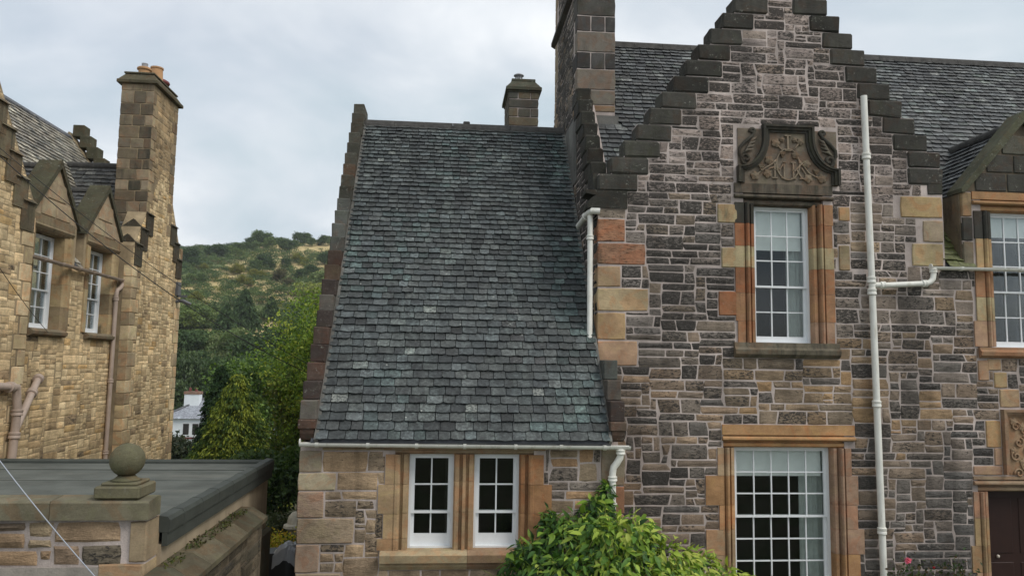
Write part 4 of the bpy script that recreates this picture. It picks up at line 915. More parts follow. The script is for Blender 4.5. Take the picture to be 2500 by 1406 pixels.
while x < XW-.1:
    e = min(x+.60, XW-.03)
    MB().prism([(RY-.17,RZ-.16),(RY-.14,RZ-.04),(RY-.09,RZ+.04),(RY-.03,RZ+.07),(RY+.03,RZ+.07),(RY+.09,RZ+.04),(RY+.14,RZ-.04),(RY+.17,RZ-.16)], lambda p, h: (h, p[0], p[1]), x+.002, e).build('ridge_stone', MT['ridge'], wing, center=True); x = e+.003
MB().bbox(.28, .42, RY-.06, RY+.05, RZ+.04, RZ+.115, .015).build('ridge_lug', MT['ridge'], wing)
# crow steps: left skew, 24 blocks
N = 23; dz = .2675; dy = dz/WP
BR = (.098,.068,.054); BR2 = (.064,.050,.044); GY = (.078,.075,.06); GY2 = (.115,.117,.105)
for k in range(N):
    z = 3.30+dz*k; y = WY-.06+dy*k
    t = BR2 if k < 10 else (GY2 if k < 14 else GY)
    if k in (8, 16): t = (.14,.10,.07)
    if k in (0, 6): t = (.15,.135,.115)
    if k in (2, 4, 9): t = BR
    q_ = MB().paint(S(t, RNG.uniform(.75, 1.3)), .40 if k < 10 else .30).bbox(WX0-.02+RNG.uniform(-.008, .006), WX0+.205+RNG.uniform(-.006, .006), y, y+.62, z-.003, z+dz-.006, .013); q_ = worn(q_, .007).build('crowstep', MT['ashlar'], wing, center=True)
def putt(u0, u1, y, z, tint):
    MB().paint(tint, .45).bbox(u0-.03, u1+.02, y-.09, y+.35, z+.16, z+.29, .012).build('skew_putt', MT['ashlar'], wing, center=True)
    m = MB().paint(S(tint, .8), .5); pr = [(y+.3, z+.158), (y-.07, z+.158), (y-.065, z+.10), (y-.03, z+.03), (y+.02, z), (y+.3, z)]
    m.prism(pr, lambda p, h: (h, p[0], p[1]), u0, u1-.005).build('skew_corbel', MT['ashlar'], wing, center=True)
putt(WX0, WX0+.19, WY-.05, 3.01, (.12,.075,.055)); putt(WX1-.19, WX1, WY-.05, 3.01, (.12,.085,.065))
for k, t in enumerate((BR2, (.11,.095,.08), (.10,.105,.095))):
    z = 3.30+dz*1.12*k; y = WY-.06+dy*1.12*k
    MB().paint(t, .4).bbox(WX1-.205, WX1+.01, y, 12.02, z-.003, z+dz*1.12-.006, .013).build('crowstep', MT['ashlar'], wing, center=True)
# gutter and downpipe
gutter(wing, (WX0+.01, WY-.13, 2.985), (WX1+.07, WY-.13, 2.965), .058, MT['cream'], (.05, .20, .345, .49, .645, .785, .92))
dp = MB().tube([(2.55, WY-.13, 2.93), (2.55, WY-.13, 2.86), (2.545, WY-.12, 2.80), (2.50, WY-.11, 2.72), (2.455, WY-.10, 2.66), (2.44, WY-.10, 2.58), (2.44, WY-.10, 0.1)], .050, 16).build('downpipe', MT['cream'], wing, smooth=50, label='white downpipe with a swan neck at the end of the gutter')
for z in (2.50, 2.14): collar(None, dp, (2.44, WY-.10, z), (0,0,1), .05, .07 if z > 2.3 else .04, MT['cream'])
collar(None, dp, (2.55, WY-.13, 2.88), (0,0,1), .05, .07, MT['cream'])
# chimney that rises behind the ridge
bc = thing('chimney_stack', (2.1, 21.5, 0), 'small square chimney with stepped cap rising behind the slate roof ridge', 'chimney')
BX0, BX1, BY0, BY1 = 1.66, 2.53, 21.0, 22.5
core = MB().paint((.2,.18,.15), .2).box(BX0+.02, BX1-.02, BY0+.02, BY1-.02, 0, 11.9).build('stack', MT['mortar'], bc)
T1 = lambda u, w_, z: (u, BY0+.02-w_, z); T2 = lambda u, w_, z: (BX0+.02-w_, u, z)
z = 10.1
for i in range(7):
    h = .26
    if i % 2: cells = [(BX0, BX1)]
    else: cells = [(BX0, BX0+.27), (BX0+.28, BX1-.24), (BX1-.23, BX1)]
    for a, b in cells: block(T1, a, b, z, z+h, .022, pick([(1, (.085,.08,.065), 0), (1, (.13,.11,.075), 0)])[0], .4).build('ashlar_block', MT['ashlar'], core, center=True)
    for a, b in ((BY0, BY0+.5), (BY0+.51, BY0+1.0), (BY0+1.01, BY1)): block(T2, a, b, z, z+h, .022, (.10,.09,.07), .4).build('ashlar_block', MT['ashlar'], core, center=True)
    z += h+.004
cp = MB().paint((.085,.085,.06), .35); Bm = lambda e, z0, z1: cp.bbox(BX0-e, BX1+e, BY0-e, BY1+e, z0, z1, .01)
Bm(.08, 11.93, 12.03); Bm(.03, 11.88, 11.93)
cp.add([(BX0-.06,BY0-.06,12.03),(BX1+.06,BY0-.06,12.03),(BX1+.06,BY1+.06,12.03),(BX0-.06,BY1+.06,12.03),(BX0+.10,BY0+.10,12.24),(BX1-.10,BY0+.10,12.24),(BX1-.10,BY1-.10,12.24),(BX0+.10,BY1-.10,12.24)], [(0,1,5,4),(1,2,6,5),(2,3,7,6),(3,0,4,7),(4,5,6,7)])
Bm(-.09, 12.24, 12.32); cp.build('cap', MT['ashlar'], bc)
cw = MB().lathe([(.10,12.32),(.10,12.37)], 1.98, 21.4, 16)
for k in range(10): a = 2*math.pi*k/10; cw.box(1.98+.10*math.cos(a)-.008, 1.98+.10*math.cos(a)+.008, 21.4+.10*math.sin(a)-.008, 21.4+.10*math.sin(a)+.008, 12.37, 12.52)
cw.lathe([(.05,12.37),(.05,12.52)], 1.98, 21.4, 12).lathe([(.15,12.51),(.15,12.53),(.08,12.57),(.01,12.58)], 1.98, 21.4, 18); cw.build('flue_cowl', MT['metal'], bc, smooth=40)

# ================================================================== the house on the left (wall plane x = XD, faces right)
XD = -8.357; XG = XD+.35
left = thing('yellow_stone_house', (-11, 18, 0), 'yellow sandstone house on the left with wall-head dormers and tall chimney', 'house')
TL = lambda u, w_, z: (XD+w_, u, z); TG = lambda u, w_, z: (XG+w_, u, z)
O1 = (16.10, 17.33, 4.70, 6.72); O2 = (18.52, 19.72, 4.70, 6.72); GE = 6.12
in_l = lambda y, z: 15.3 < y < 20.05 and 0 <= z < (6.99 if (15.7 < y < 17.75 or 18.14 < y < 20.05) else GE) and not any(a-.15 < y < b+.15 and c-.05 < z < d+.06 for a, b, c, d in (O1, O2))
lw = slab(TL, [15.3, 20.05, 15.7, 17.75, 18.14, O1[0]-.15, O1[1]+.15, O2[0]-.15, O2[1]+.15], [0, GE, 6.99, 4.65, 6.78], in_l, -.4, 0).build('wall', MT['mortar_left'], left, label='yellow rubble wall between the two projecting gables')
YC = [(3, (.62,.49,.305), .08), (2, (.55,.43,.26), .14), (1.5, (.66,.53,.335), .05), (1.3, (.45,.345,.21), .22), (.4, (.50,.35,.175), .1), (.4, (.31,.24,.155), .35)]
LC = (.44,.335,.19); LC2 = (.28,.21,.125)
EXL = []
for O in (O1, O2):
    for z0, z1 in ((4.70, 5.2), (5.2, 5.7), (5.7, 6.2), (6.2, 6.72)):
        for e, s_ in ((O[0], -1), (O[1], 1)):
            w_ = .26
            MB(TL).paint(pick([(1, LC, 0), (1, LC2, 0)])[0], .35).prism([(e, -.30), (e, -.03), (e+s_*.05, .01), (e+s_*.09, -.02), (e+s_*.12, .03), (e+s_*w_, .03), (e+s_*w_, -.3)], lambda p, h: (p[0], p[1], h), z0+.002, z1-.003).build('jamb_stone', MT['dressed'], left, center=True)
    MB(TL).paint((.25,.195,.12), .4).prism([(6.72,-.3),(6.72,-.03),(6.77,.02),(6.82,.05),(6.86,.03),(7.04,.03),(7.04,-.3)], lambda p, h: (h, p[1], p[0]), O[0]-.28, O[1]+.28).build('lintel', MT['dressed'], left, center=True)
    MB(TL).paint((.22,.18,.12), .35).prism([(4.54,-.3),(4.54,.05),(4.58,.12),(4.64,.13),(4.70,.05),(4.70,-.3)], lambda p, h: (h, p[1], p[0]), O[0]-.10, O[1]+.10).build('sill', MT['dressed'], left, center=True)
    EXL.append((O[0]-.27, O[1]+.27, 4.54, 7.1))
    sash(left, TL, O[0]+.02, O[1]-.02, 4.71, 6.70, 3, 3, 2, .26, label='tall white sash window of the %s dormer' % ('nearer' if O is O1 else 'farther'), curtain=[(O[0]+.05, O[1]-.05)])
    # dormer gable
    c = (O[0]+O[1])/2+.08; hw = 1.03
    if O is O2: c = 19.15
    dg = MB(TL).paint((.38,.30,.20), .3).prism([(c-hw, 7.0), (c+hw, 7.0), (c, 8.22)], lambda p, h: (p[0], h, p[1]), -.30, 0).build('dormer', MT['dressed'], left, label='pointed stone gable of the %s dormer' % ('nearer' if O is O1 else 'farther'))
    for y0, y1, z0, z1 in ((c-.62, c-.02, 7.05, 7.42), (c, c+.62, 7.05, 7.42), (c-.40, c+.38, 7.43, 7.82)):
        block(TL, y0, y1, z0, z1, .02, pick([(1, (.44,.35,.225), 0), (1, (.36,.285,.19), 0)])[0], .30).build('ashlar_block', MT['dressed'], dg, center=True)
    for s_ in (-1, 1):
        MB(TL).paint((.085,.08,.05), .4).prism([(c, 8.34), (c, 8.17), (c+s_*1.02, 6.96), (c+s_*1.10, 6.96), (c+s_*1.10, 7.02)], lambda p, h: (p[0], h, p[1]), -.42, .06).build('skew_stone', MT['ashlar'], dg)
    # dormer roof and cheeks, running back into the main roof
    PL = (10.9-GE)/3.35
    for s_ in (-1, 1):
        Td = roof_frame((XD-.38, c+s_*1.06, 6.98), (-1,0,0), (0, -s_*1.06, 1.20)); ld = math.hypot(1.06, 1.2); x0 = (6.98-GE)/PL-.38; x1 = (8.2-GE)/PL-.38
        quad_sheet(Td, [(0,0),(x0+.2,0),(x1+.2,ld),(0,ld)]).build('dormer_roof', MT['lead'], dg)
        ss = slates(Td, ld-.03, lambda v: (0, x0+(x1-x0)*v/ld+.12), lambda t: .15, lambda t: .24, lambda u, v, rng: pick([(1, (.06,.058,.055), .1), (1, (.085,.082,.075), .1)], rng), None, random.Random(51))
        pieces(ss, 'slate', MT['slate_pale'], dg, 'small_slates', 40 if s_ < 0 else 0)
        yw = c+s_*1.0
        MB().paint((.16,.12,.075), .5).prism([(XD-.02, GE-.1), (XD-.02, 7.0), (XD-.05-(7.0-GE)/PL, 7.0)], lambda p, h: (p[0], yw-s_*.2*h, p[1]), 0, 1).build('dormer_cheek', MT['dressed'], dg)
        MB().tube([(XD-.62, c+s_*1.04, 6.98), (XD-.3, c+s_*1.05, 6.50), (XD+.0, c+s_*1.05, 6.15)], .04, 8).build('lead_flashing', MT['lead'], dg, smooth=True)
    MB().tube([(XD-.40, c, 8.18), (XD-1.75, c, 8.18)], .09, 10).build('dormer_ridge', MT['ridge'], dg, smooth=50)
# main roof of the left house, ridge along y
MRX, MRZ = -11.70, 10.9
TLR = roof_frame((XD+.02, 0, GE-.02), (0,1,0), (MRX-XD, 0, MRZ-GE)); LL = math.hypot(MRX-XD, MRZ-GE)
lroof = quad_sheet(TLR, [(9, 0), (15.62, 0), (15.62, .2*LL), (17.82, .2*LL), (17.82, 0), (18.08, 0), (18.08, .2*LL), (20.2, .2*LL), (20.2, 0), (24.0, 0), (24.0, LL), (9, LL)]).build('roof', MT['lead'], left, label='pale weathered slate roof of the left house')
quad_sheet(roof_frame((2*MRX-XD, 0, GE), (0,1,0), (XD-MRX, 0, MRZ-GE)), [(9,0),(24.0,0),(24.0,LL),(9,LL)]).build('rear_roof', MT['lead'], left)
def col_l(u, v, rng): return pick([(3, (.25,.225,.18), .15), (2, (.19,.172,.142), .15), (1.5, (.30,.275,.225), .2), (1, (.125,.118,.10), .1)], rng)
ss = slates(TLR, LL-.05, lambda v: (13.0, 23.9), lambda t: .15, lambda t: .23, col_l, lambda u, v: v > LL*.2 or 17.82 < u < 18.08, random.Random(53))
pieces(ss, 'slate', MT['slate_pale'], lroof, 'small_slates', 200)
MB().prism([(MRX-.15,MRZ-.12),(MRX-.06,MRZ+.03),(MRX+.06,MRZ+.03),(MRX+.15,MRZ-.12)], lambda p, h: (p[0], h, p[1]), 9, 23.95).build('ridge_capping', MT['lead'], left)
PLs = (MRZ-GE)/(XD-MRX)
fg = MB().prism([(XD+.1, 0), (XD+.1, GE+.1), (MRX, MRZ+.15), (2*MRX-XD, GE+.1), (2*MRX-XD, 0)], lambda p, h: (p[0], h, p[1]), 23.9, 24.25).build('end_gable', MT['mortar_left'], left)
for k in range(9):
    x = MRX+.12+.22*k; z = MRZ+.36-.34*k
    MB().paint((.09,.085,.055), .35).bbox(x, x+.34, 23.88, 24.28, z-.37, z, .015).build('crowstep', MT['ashlar'], left, center=True)
# the two projecting gables; (near edge, far edge)
def gable(y0, y1, chim, seed, nm):
    c = (y0+y1)/2; hw = (y1-y0)/2; pg = (9.75-7.0)/hw; top = lambda y: 7.0+(hw-abs(y-c))*pg
    g = MB().prism([(y0, 0), (y1, 0), (y1, 7.0), (c, 9.75), (y0, 7.0)], lambda p, h: (h, p[0], p[1]), XD-.13, XG).build('gable_wall', MT['mortar_left'], left, label=nm)
    ex = []
    z = .2; i = 0
    while z < 6.5:
        h = RNG.uniform(.28, .38); w_ = (.50, .30)[i % 2]; i += 1
        for a, b in ((y0-.02, y0+w_), (y1-w_*.8, y1+.02)):
            block(TG, a, b, z, z+h, .014, pick([(2, (.64,.505,.31), 0), (1, (.55,.425,.25), 0), (.3, (.40,.305,.19), 0)])[0], .12, back=.2).build('quoin', MT['dressed'], g, center=True); ex.append((a-.05, b+.05, z, z+h))
        z += h
    st = rubble(TG, y0, y1, 1.0, 9.4, lambda y, zz_: zz_ < top(y)-.08, ex, lambda u, zz_, rng: pick(YC, rng), cu=.055, cz=.05, gap=.0045, proud=(.003,.008), rough=.55, ws=(3, 8), jit=.012, sneck=.22, seed=seed)
    pieces(st, 'stone', MT['rubble_yellow'], g, 'small_stones', 170 if chim else 60)
    # saddle-backed crow steps
    n = 3 if chim else 5
    for s_ in (-1, 1):
        for k in range(n):
            yy = (y0+.10+.30*k) if s_ < 0 else (y1-.10-.30*k); zz_ = 6.95+.30*pg*k*.98
            a, b = (yy-.04, yy+.42) if s_ < 0 else (yy-.42, yy+.04)
            m = MB().paint(S((.075,.065,.045) if chim else (.17,.14,.09), RNG.uniform(.8, 1.2)), .45); 
            xm = (XG+XD-.15)/2+.05
            ek = .006*k
            m.prism([(XD-.15-ek, zz_-.45), (XG+.03+ek, zz_-.45), (XG+.03+ek, zz_+.10), (XG+.08+ek, zz_+.10), (xm, zz_+.36), (XD-.20-ek, zz_+.10), (XD-.15-ek, zz_+.10)], lambda p, h: (p[0], h, p[1]), a, b).build('crowstep', MT['ashlar'], g)
    # its roof, ridge along x
    for s_ in (-1, 1):
        T_ = roof_frame((XD-.15, c-s_*(-hw), 6.60) if s_ > 0 else (XD-.15, c-hw, 6.60), (-1,0,0), (0, -s_*hw, 2.85)); ll = math.hypot(hw, 2.85)
        quad_sheet(T_, [(-.1,0),(.5,0),(2.4,ll),(-.1,ll)]).build('gable_roof', MT['lead'], g)
        if s_ < 0:
            ss = slates(T_, ll-.03, lambda v: (-.05, .45+1.9*v/ll), lambda t: .15, lambda t: .23, lambda u, v, rng: pick([(1, (.058,.056,.052), .1), (1, (.08,.076,.07), .1), (.5, (.10,.095,.085), .2)], rng), None, random.Random(57))
            pieces(ss, 'slate', MT['slate_pale'], g, 'small_slates', 120 if chim else 0)
    MB().tube([(XD-.1, c, 9.47), (XD-2.5, c, 9.47)], .10, 10).build('ridge_roll', MT['ridge'], g, smooth=50)
    return g
g1 = gable(20.03, 23.62, True, 61, 'far projecting gable of yellow rubble carrying the chimney')
g2 = gable(11.2, 15.32, False, 62, 'near projecting gable at the left edge of the photo')
pieces(rubble(TL, 15.32, 20.02, 1.0, 7.0, lambda y, z: in_l(y, z) and z < GE-.02, EXL, lambda u, z, rng: pick(YC, rng), cu=.06, cz=.052, gap=.0045, proud=(.003,.008), rough=.55, sneck=.2, seed=63), 'stone', MT['rubble_yellow'], lw, 'small_stones', 70)
# small set-off at the far edge of the far gable
for z0, h_, e in ((6.15, .45, .14), (7.05, .40, .10), (4.0, .25, .10)):
    MB().paint(LC2, .4).bbox(XG-.5, XG+.0-.02, 23.60, 23.62+e, z0, z0+h_, .02).build('set_off_stone', MT['dressed'], g1)
# chimney on the far gable
CX0, CX1, CY0, CY1 = -8.86, XG+.012, 20.68, 22.56
cc = MB().box(CX0+.015, CX1-.015, CY0+.015, CY1-.015, 6.2, 11.50).build('chimney', MT['mortar_left'], left, label='tall rectangular chimney stack with clay pots on the left house')
TCf = lambda u, w_, z: (u, CY0+.015-w_, z); TCg = lambda u, w_, z: (CX1-.015+w_, u, z)
z = 7.6; i = 0; ex = []
while z < 11.45:
    h = RNG.uniform(.27, .36); h = min(h, 11.50-z); dk = [(2, (.16,.13,.092), .42), (1.5, (.23,.18,.12), .35), (1, (.28,.225,.155), .25)]
    if h > .1:
        if i % 2: cells = [(CX0, CX0+.34), (CX0+.345, CX1-.20), (CX1-.195, CX1)]
        else: cells = [(CX0, CX1-.34), (CX1-.335, CX1)]
        for a, b in cells:
            t, c_ = pick(dk); block(TCf, a, b, z, z+h, .014, t, c_).build('ashlar_block', MT['dressed'], cc, center=True)
        w_ = (.38, .22)[i % 2]
        for a, b in ((CY0, CY0+w_), (CY1-w_, CY1)):
            t, c_ = pick([(1, (.22,.17,.11), .3), (1, (.34,.26,.16), .15)]); block(TCg, a, b, z, z+h, .014, t, c_).build('ashlar_block', MT['dressed'], cc, center=True); ex.append((a, b, z, z+h))
    z += h; i += 1
    if h < .1: break
st = rubble(TCg, CY0, CY1, 9.0, 11.5, lambda u, z: True, ex, lambda u, z, rng: pick([(2, (.33,.25,.15), .2), (2, (.25,.19,.115), .3), (1, (.40,.30,.18), .1)], rng), cu=.055, cz=.05, gap=.0045, proud=(.003,.008), rough=.55, seed=66)
pieces(st, 'stone', MT['rubble_yellow'], cc, 'small_stones', 60)
cp = MB().paint((.11,.095,.06), .4)
cp.bbox(CX0-.10, CX1+.10, CY0-.10, CY1+.10, 11.50, 11.60, .015)
cp.add([(CX0-.07,CY0-.07,11.60),(CX1+.07,CY0-.07,11.60),(CX1+.07,CY1+.07,11.60),(CX0-.07,CY1+.07,11.60),(CX0+.07,CY0+.07,11.80),(CX1-.07,CY0+.07,11.80),(CX1-.07,CY1-.07,11.80),(CX0+.07,CY1-.07,11.80)], [(0,1,5,4),(1,2,6,5),(2,3,7,6),(3,0,4,7),(4,5,6,7)])
cp.bbox(CX0+.03, CX1-.03, CY0+.03, CY1-.03, 11.80, 11.85, .01); cp.build('cap', MT['ashlar'], cc)
cm = (CX0+CX1)/2
p1 = MB().lathe([(.15,11.85),(.15,12.0),(.19,12.02),(.19,12.06),(.165,12.08)], cm, CY0+.35, 20).build('chimney_pot', MT['clay'], cc, smooth=40, label='short buff clay pot')
MB().lathe([(.08,12.07),(.08,12.19),(.085,12.20)], cm, CY0+.35, 16).build('flue', MT['metal'], p1, smooth=40)
MB().lathe([(.19,11.85),(.17,12.0),(.155,12.28),(.175,12.29),(.175,12.33)], cm+.10, CY0+.95, 20).build('chimney_pot', MT['clay'], cc, smooth=40, label='tall buff clay pot')
p3 = MB().lathe([(.15,11.85),(.15,12.04)], cm+.05, CY0+1.5, 20).build('chimney_pot', MT['clay'], cc, smooth=40)
MB().lathe([(.20,12.04),(.22,12.08),(.20,12.13),(.10,12.19),(.02,12.2)], cm+.05, CY0+1.5, 20).build('pot_cowl', MT['redclay'], p3, smooth=40)
# pipes of the left house
gutter(left, (XD+.13, 15.2, 6.13), (XD+.13, 20.1, 6.11), .065, MT['pinkpipe'], (.05, .2, .35, .5, .65, .8, .95))
dpl = MB().tube([(XD+.13, 20.05, 6.09), (XD+.13, 20.05, 6.0), (XD+.12, 19.98, 5.90), (XD+.09, 19.86, 5.82), (XD+.08, 19.84, 5.70), (XD+.08, 19.84, .2)], .052, 14).build('downpipe', MT['pinkpipe'], left, smooth=50, label='pinkish downpipe in the shadowed corner of the left house')
for z in (5.6, 3.55, 1.8): collar(None, dpl, (XD+.08, 19.84, z), (0,0,1), .052, .09, MT['pinkpipe'])
def lpt(px, py, X_=None): 
    d = CROT @ Vector(((px-1250)/FPX, -(py-703)/FPX, -1)); t = (X_ if X_ is not None else XD+.12)/d.x; return Vector((d.x*t, d.y*t, CAMZ+d.z*t))
A, B, D_, E_, F_ = lpt(-25, 943, XG+.13), lpt(40, 945, XG+.13), lpt(42, 1000, XG+.13), lpt(26, 1140, XG+.13), lpt(93, 925, XD+.12)
sp = MB().tube([A, A+(B-A)*.6, B, B+(D_-B)*.5, D_, E_], .075, 14).build('soil_pipe', MT['pinkpipe'], left, smooth=50, label='thick pinkish soil pipe with a slanting branch low on the left wall')
MB().tube([D_+Vector((0,0,-.35)), F_], .068, 14).build('slanting_branch', MT['pinkpipe'], sp, smooth=50)
for p, d in ((A+(B-A)*.75, B-A), (D_+Vector((0,0,-.05)), Vector((0,0,1))), (D_+(E_-D_)*.45, E_-D_), (F_, F_-D_), (D_+(F_-D_)*.7+Vector((0,0,-.1)), F_-D_-Vector((0,0,-.35)))): collar(None, sp, p, d, .075, .12, MT['pinkpipe'])
# cable bracket on the gable
MB().box(XG, XG+.30, 23.30, 23.36, 5.95, 6.02).box(XG, XG+.08, 23.2, 23.45, 6.0, 6.4).tube([(XG-.1, 23.3, 5.80), (XG+.2, 23.3, 5.85), (XG+.42, 23.35, 5.74)], .05, 8).build('eaves_bracket', MT['lead'], g1)
# ================================================================== flat-roofed outbuilding (front plane y = 7.6, right side x = -2.69)
OX, OY0, OY1, OZ = -2.67, 7.62, 12.5, 2.5
outb = thing('flat_roofed_outbuilding', (-5, 10, 0), 'low stone outbuilding with dark felted flat roof and ball finial', 'outbuilding')
TO = lambda u, w_, z: (u, OY0-w_, z); TOS = lambda u, w_, z: (OX-.05+w_, u, z)
ow = MB().box(-9, -2.76, OY0+.0, OY0+.28, 0, 2.59).build('front_wall', MT['mortar'], outb, label='front wall with one band of rubble above grey render')
MB().box(OX-.40, OX-.05, OY0+.285, OY1-.05, 0, 2.30).build('side_wall', MT['render'], outb, label='tan rendered side wall under the felt edge')
MB().box(-9, OX-.41, OY1-.40, OY1-.05, 0, 2.26).build('rear_wall', MT['render'], outb)
EXO = [(-2.98, OX, 0, 2.6), (-9, -2.98, 0, 2.18)]
for z0, z1, a in ((2.20, 2.59, -2.86), (1.80, 2.20, -3.13), (1.40, 1.80, -2.88), (1.0, 1.40, -3.1), (.6, 1.0, -2.9), (.2, .6, -3.1)):
    block(TO, a-.05, -2.745, z0, z1, .03, pick([(1, (.36,.27,.17), 0), (1, (.31,.24,.155), 0)])[0], .12, back=.3).build('quoin', MT['dressed'], outb, center=True)
pieces(rubble(TO, -5.2, -2.94, 2.17, 2.59, lambda u, z: True, [], lambda u, z, rng: pick([(2, (.33,.24,.16), .12), (2, (.26,.20,.15), .3), (1, (.14,.125,.10), .5), (1, (.36,.29,.20), .05)], rng), cu=.062, cz=.052, seed=71, proud=(.008,.018), gap=.016), 'stone', MT['rubble'], ow, 'small_stones', 60)
MB().box(-9, -2.96, OY0-.022, OY0+.02, 0, 2.165).build('harl_panel', MT['harl'], ow)
# coping stones of the front parapet
x = -8.0
cuts = [-8.0, -6.6, -5.6, -4.65, -3.62, -2.73]
for a, b in zip(cuts[:-1], cuts[1:]):
    MB().paint((.19,.17,.115), .25).prism([(OY0-.06,2.60),(OY0-.06,2.755),(OY0-.045,2.77),(OY0+.20,2.79),(OY0+.25,2.77),(OY0+.25,2.60),(OY0+.22,2.60)], lambda p, h: (h, p[0], p[1]), a+.003, b-.003).build('coping_stone', MT['dressed'], outb, center=True)
BX, BYc = -3.045, OY0+.18
MB().paint((.15,.135,.085), .3).bbox(-3.255, -2.835, BYc-.21, BYc+.21, 2.785, 2.90, .015).bbox(-3.21, -2.88, BYc-.165, BYc+.165, 2.90, 2.93, .01).build('finial_base', MT['dressed'], outb)
MB().paint((.15,.14,.085), .22).lathe([(.14,2.935),(.11,2.95),(.085,2.97),(.075,2.985)] + [(.16*math.sin(R(a)), 3.125-.16*math.cos(R(a))) for a in range(28, 180, 8)] + [(.004, 3.285)], BX, BYc, 40).build('ball_finial', MT['dressed'], outb, smooth=True, label='mossy stone ball on a square base')
# flat roof: five strips of felt with lapped seams, and a felted edge roll
ro = MB().box(-9, OX-.12, OY0+.285, OY1-.1, 2.30, OZ-.012).build('flat_roof', MT['felt_edge'], outb)
ys = [OY0+.40, 8.62, 9.64, 10.66, 11.68, OY1-.04]
for i in range(5): MB().box(-9, OX-.10, ys[i]-.05, ys[i+1], OZ-.012+.001*(4-i), OZ+.004*(5-i)-.006).build('felt_strip', MT['felt'], ro)
for y_ in ys[1:5]: worn(MB().box(-9, OX-.16, y_-.06, y_-.035, OZ+.003, OZ+.009), .001).build('felt_lap', MT['felt_edge'], ro)
edge = MB().prism([(OX-.14, 2.42), (OX-.14, 2.545), (OX-.09, 2.575), (OX+.0, 2.565), (OX+.025, 2.53), (OX+.02, 2.415), (OX-.03, 2.415)], lambda p, h: (p[0], h, p[1]), OY0+.285, OY1).build('verge_edge', MT['felt_edge'], outb, smooth=30)
MB().box(OX-.045, OX+.005, OY0+.285, OY1-.02, 2.285, 2.413).build('fascia', MT['felt_edge'], outb)
for y in np.arange(OY0+.7, OY1, .62): MB().prism([(OX-.142, 2.42), (OX-.142, 2.548), (OX-.09, 2.579), (OX+.002, 2.569), (OX+.029, 2.53), (OX+.024, 2.412), (OX-.03, 2.412)], lambda p, h: (p[0], h, p[1]), y, y+.03).build('edge_lap', MT['felt_edge'], edge)
MB().prism([(OY1-.13, 2.42), (OY1-.13, 2.53), (OY1-.08, 2.56), (OY1+.0, 2.55), (OY1+.015, 2.38)], lambda p, h: (h, p[0], p[1]), -9, OX+.015).build('rear_edge', MT['felt_edge'], outb)
# boundary wall against its side, with weathered sloping coping
bw = thing('boundary_wall', (-2.5, 9, 0), 'low mossy rubble wall with sloping stone coping beside the outbuilding', 'wall')
bm_ = MB().box(OX-.045, -2.42, 6.4, 10.85, 0, 1.93).build('wall', MT['mortar_dark'], bw)
TB = lambda u, w_, z: (-2.42+w_, u, z)
pieces(rubble(TB, 6.5, 10.8, .4, 1.92, lambda u, z: True, [], lambda u, z, rng: pick([(1, (.09,.08,.06), .4), (1, (.13,.11,.08), .3)], rng), gap=.008, seed=81), 'stone', MT['rubble'], bm_, 'small_stones', 60)
y = 6.4
while y < 10.8:
    e = min(y+RNG.uniform(.55, .8), 10.9)
    MB().paint(pick([(1, (.13,.11,.07), 0), (1, (.10,.09,.058), 0)])[0], .3).prism([(OX-.044, 1.935), (OX-.044, 2.12), (-2.56, 2.11), (-2.36, 1.99), (-2.36, 1.935)], lambda p, h: (p[0], h, p[1]), y+.003, e-.003).build('coping_stone', MT['dressed'], bw, center=True); y = e
MB().paint((.13,.115,.075), .4).bbox(OX-.05, -2.60, 10.92, 12.3, 0, 1.56, .03).build('end_pier', MT['dressed'], bw)

# ================================================================== ground, hill
def height(x, y):
    h = 0.0
    if y > 16: t = min(1, (y-16)/34); h -= 3.6*t*t*(3-2*t)
    if y > 75:
        t = max(0.0, (y-75)/310); crest = 60+(x+95)*.095
        s_ = min(t, 1.0); h += (crest+3.6)*(s_*.55+.45*s_*s_*(3-2*s_)) - max(0, t-1)*30
        h += min(1, t*3)*(mnoise.noise(Vector((x*.02, y*.02, 0)))*3.0 + mnoise.noise(Vector((x*.07, y*.07, 5)))*.9)
    return h
def grid(name, xs, ys, mat, dz=0.0):
    vs_ = [(x, y, height(x, y)+dz) for y in ys for x in xs]; n = len(xs)
    fs = [(j*n+i, j*n+i+1, (j+1)*n+i+1, (j+1)*n+i) for j in range(len(ys)-1) for i in range(n-1)]
    m = MB(); m.v = vs_; m.f = fs; m.t = [(.1,.1,.1,0)]*len(vs_); m.c = [0]*len(vs_)
    o = m.build(name, mat, None, smooth=True, recalc=False); o['kind'] = 'structure'; return o
mg = M('garden_ground'); p = mg.pos(); gcol = mg.mix(mg.ramp(mg.noise(p, 1.3, 5), .4, .6), (.055,.075,.025,1), (.10,.085,.055,1)); mg.bump(mg.noise(p, 14, 5, .7), .6, .03); mg = mg.done(gcol, .95, .1)
grid('ground', list(np.linspace(-60, 60, 41)), list(np.linspace(-30, 110, 71)), mg)
mh = M('heath_hillside'); p = mh.pos(); a = mh.noise(p, .045, 6, .65, .6); b = mh.noise(p, .35, 5, .7)
hc = mh.mix(mh.ramp(a, .38, .60), (.115,.145,.065,1), (.17,.205,.09,1)); hc = mh.mix(mh.ramp(b, .45, .68, 0, .75), hc, (.05,.058,.032,1))
sx = mh.n('ShaderNodeSeparateXYZ'); mh.l(p, sx.inputs[0])
dry = mh.math('ADD', mh.math('MULTIPLY', mh.math('SUBTRACT', mh.noise(mh.vmath('MULTIPLY', p, (.02,.045,0)), 1, 5, .6, .5), .5), 2.6), mh.math('ADD', mh.ramp(sx.outputs[0], -88, -66, -1.35, .70), mh.ramp(sx.outputs[1], 270, 350, -.5, .12)))
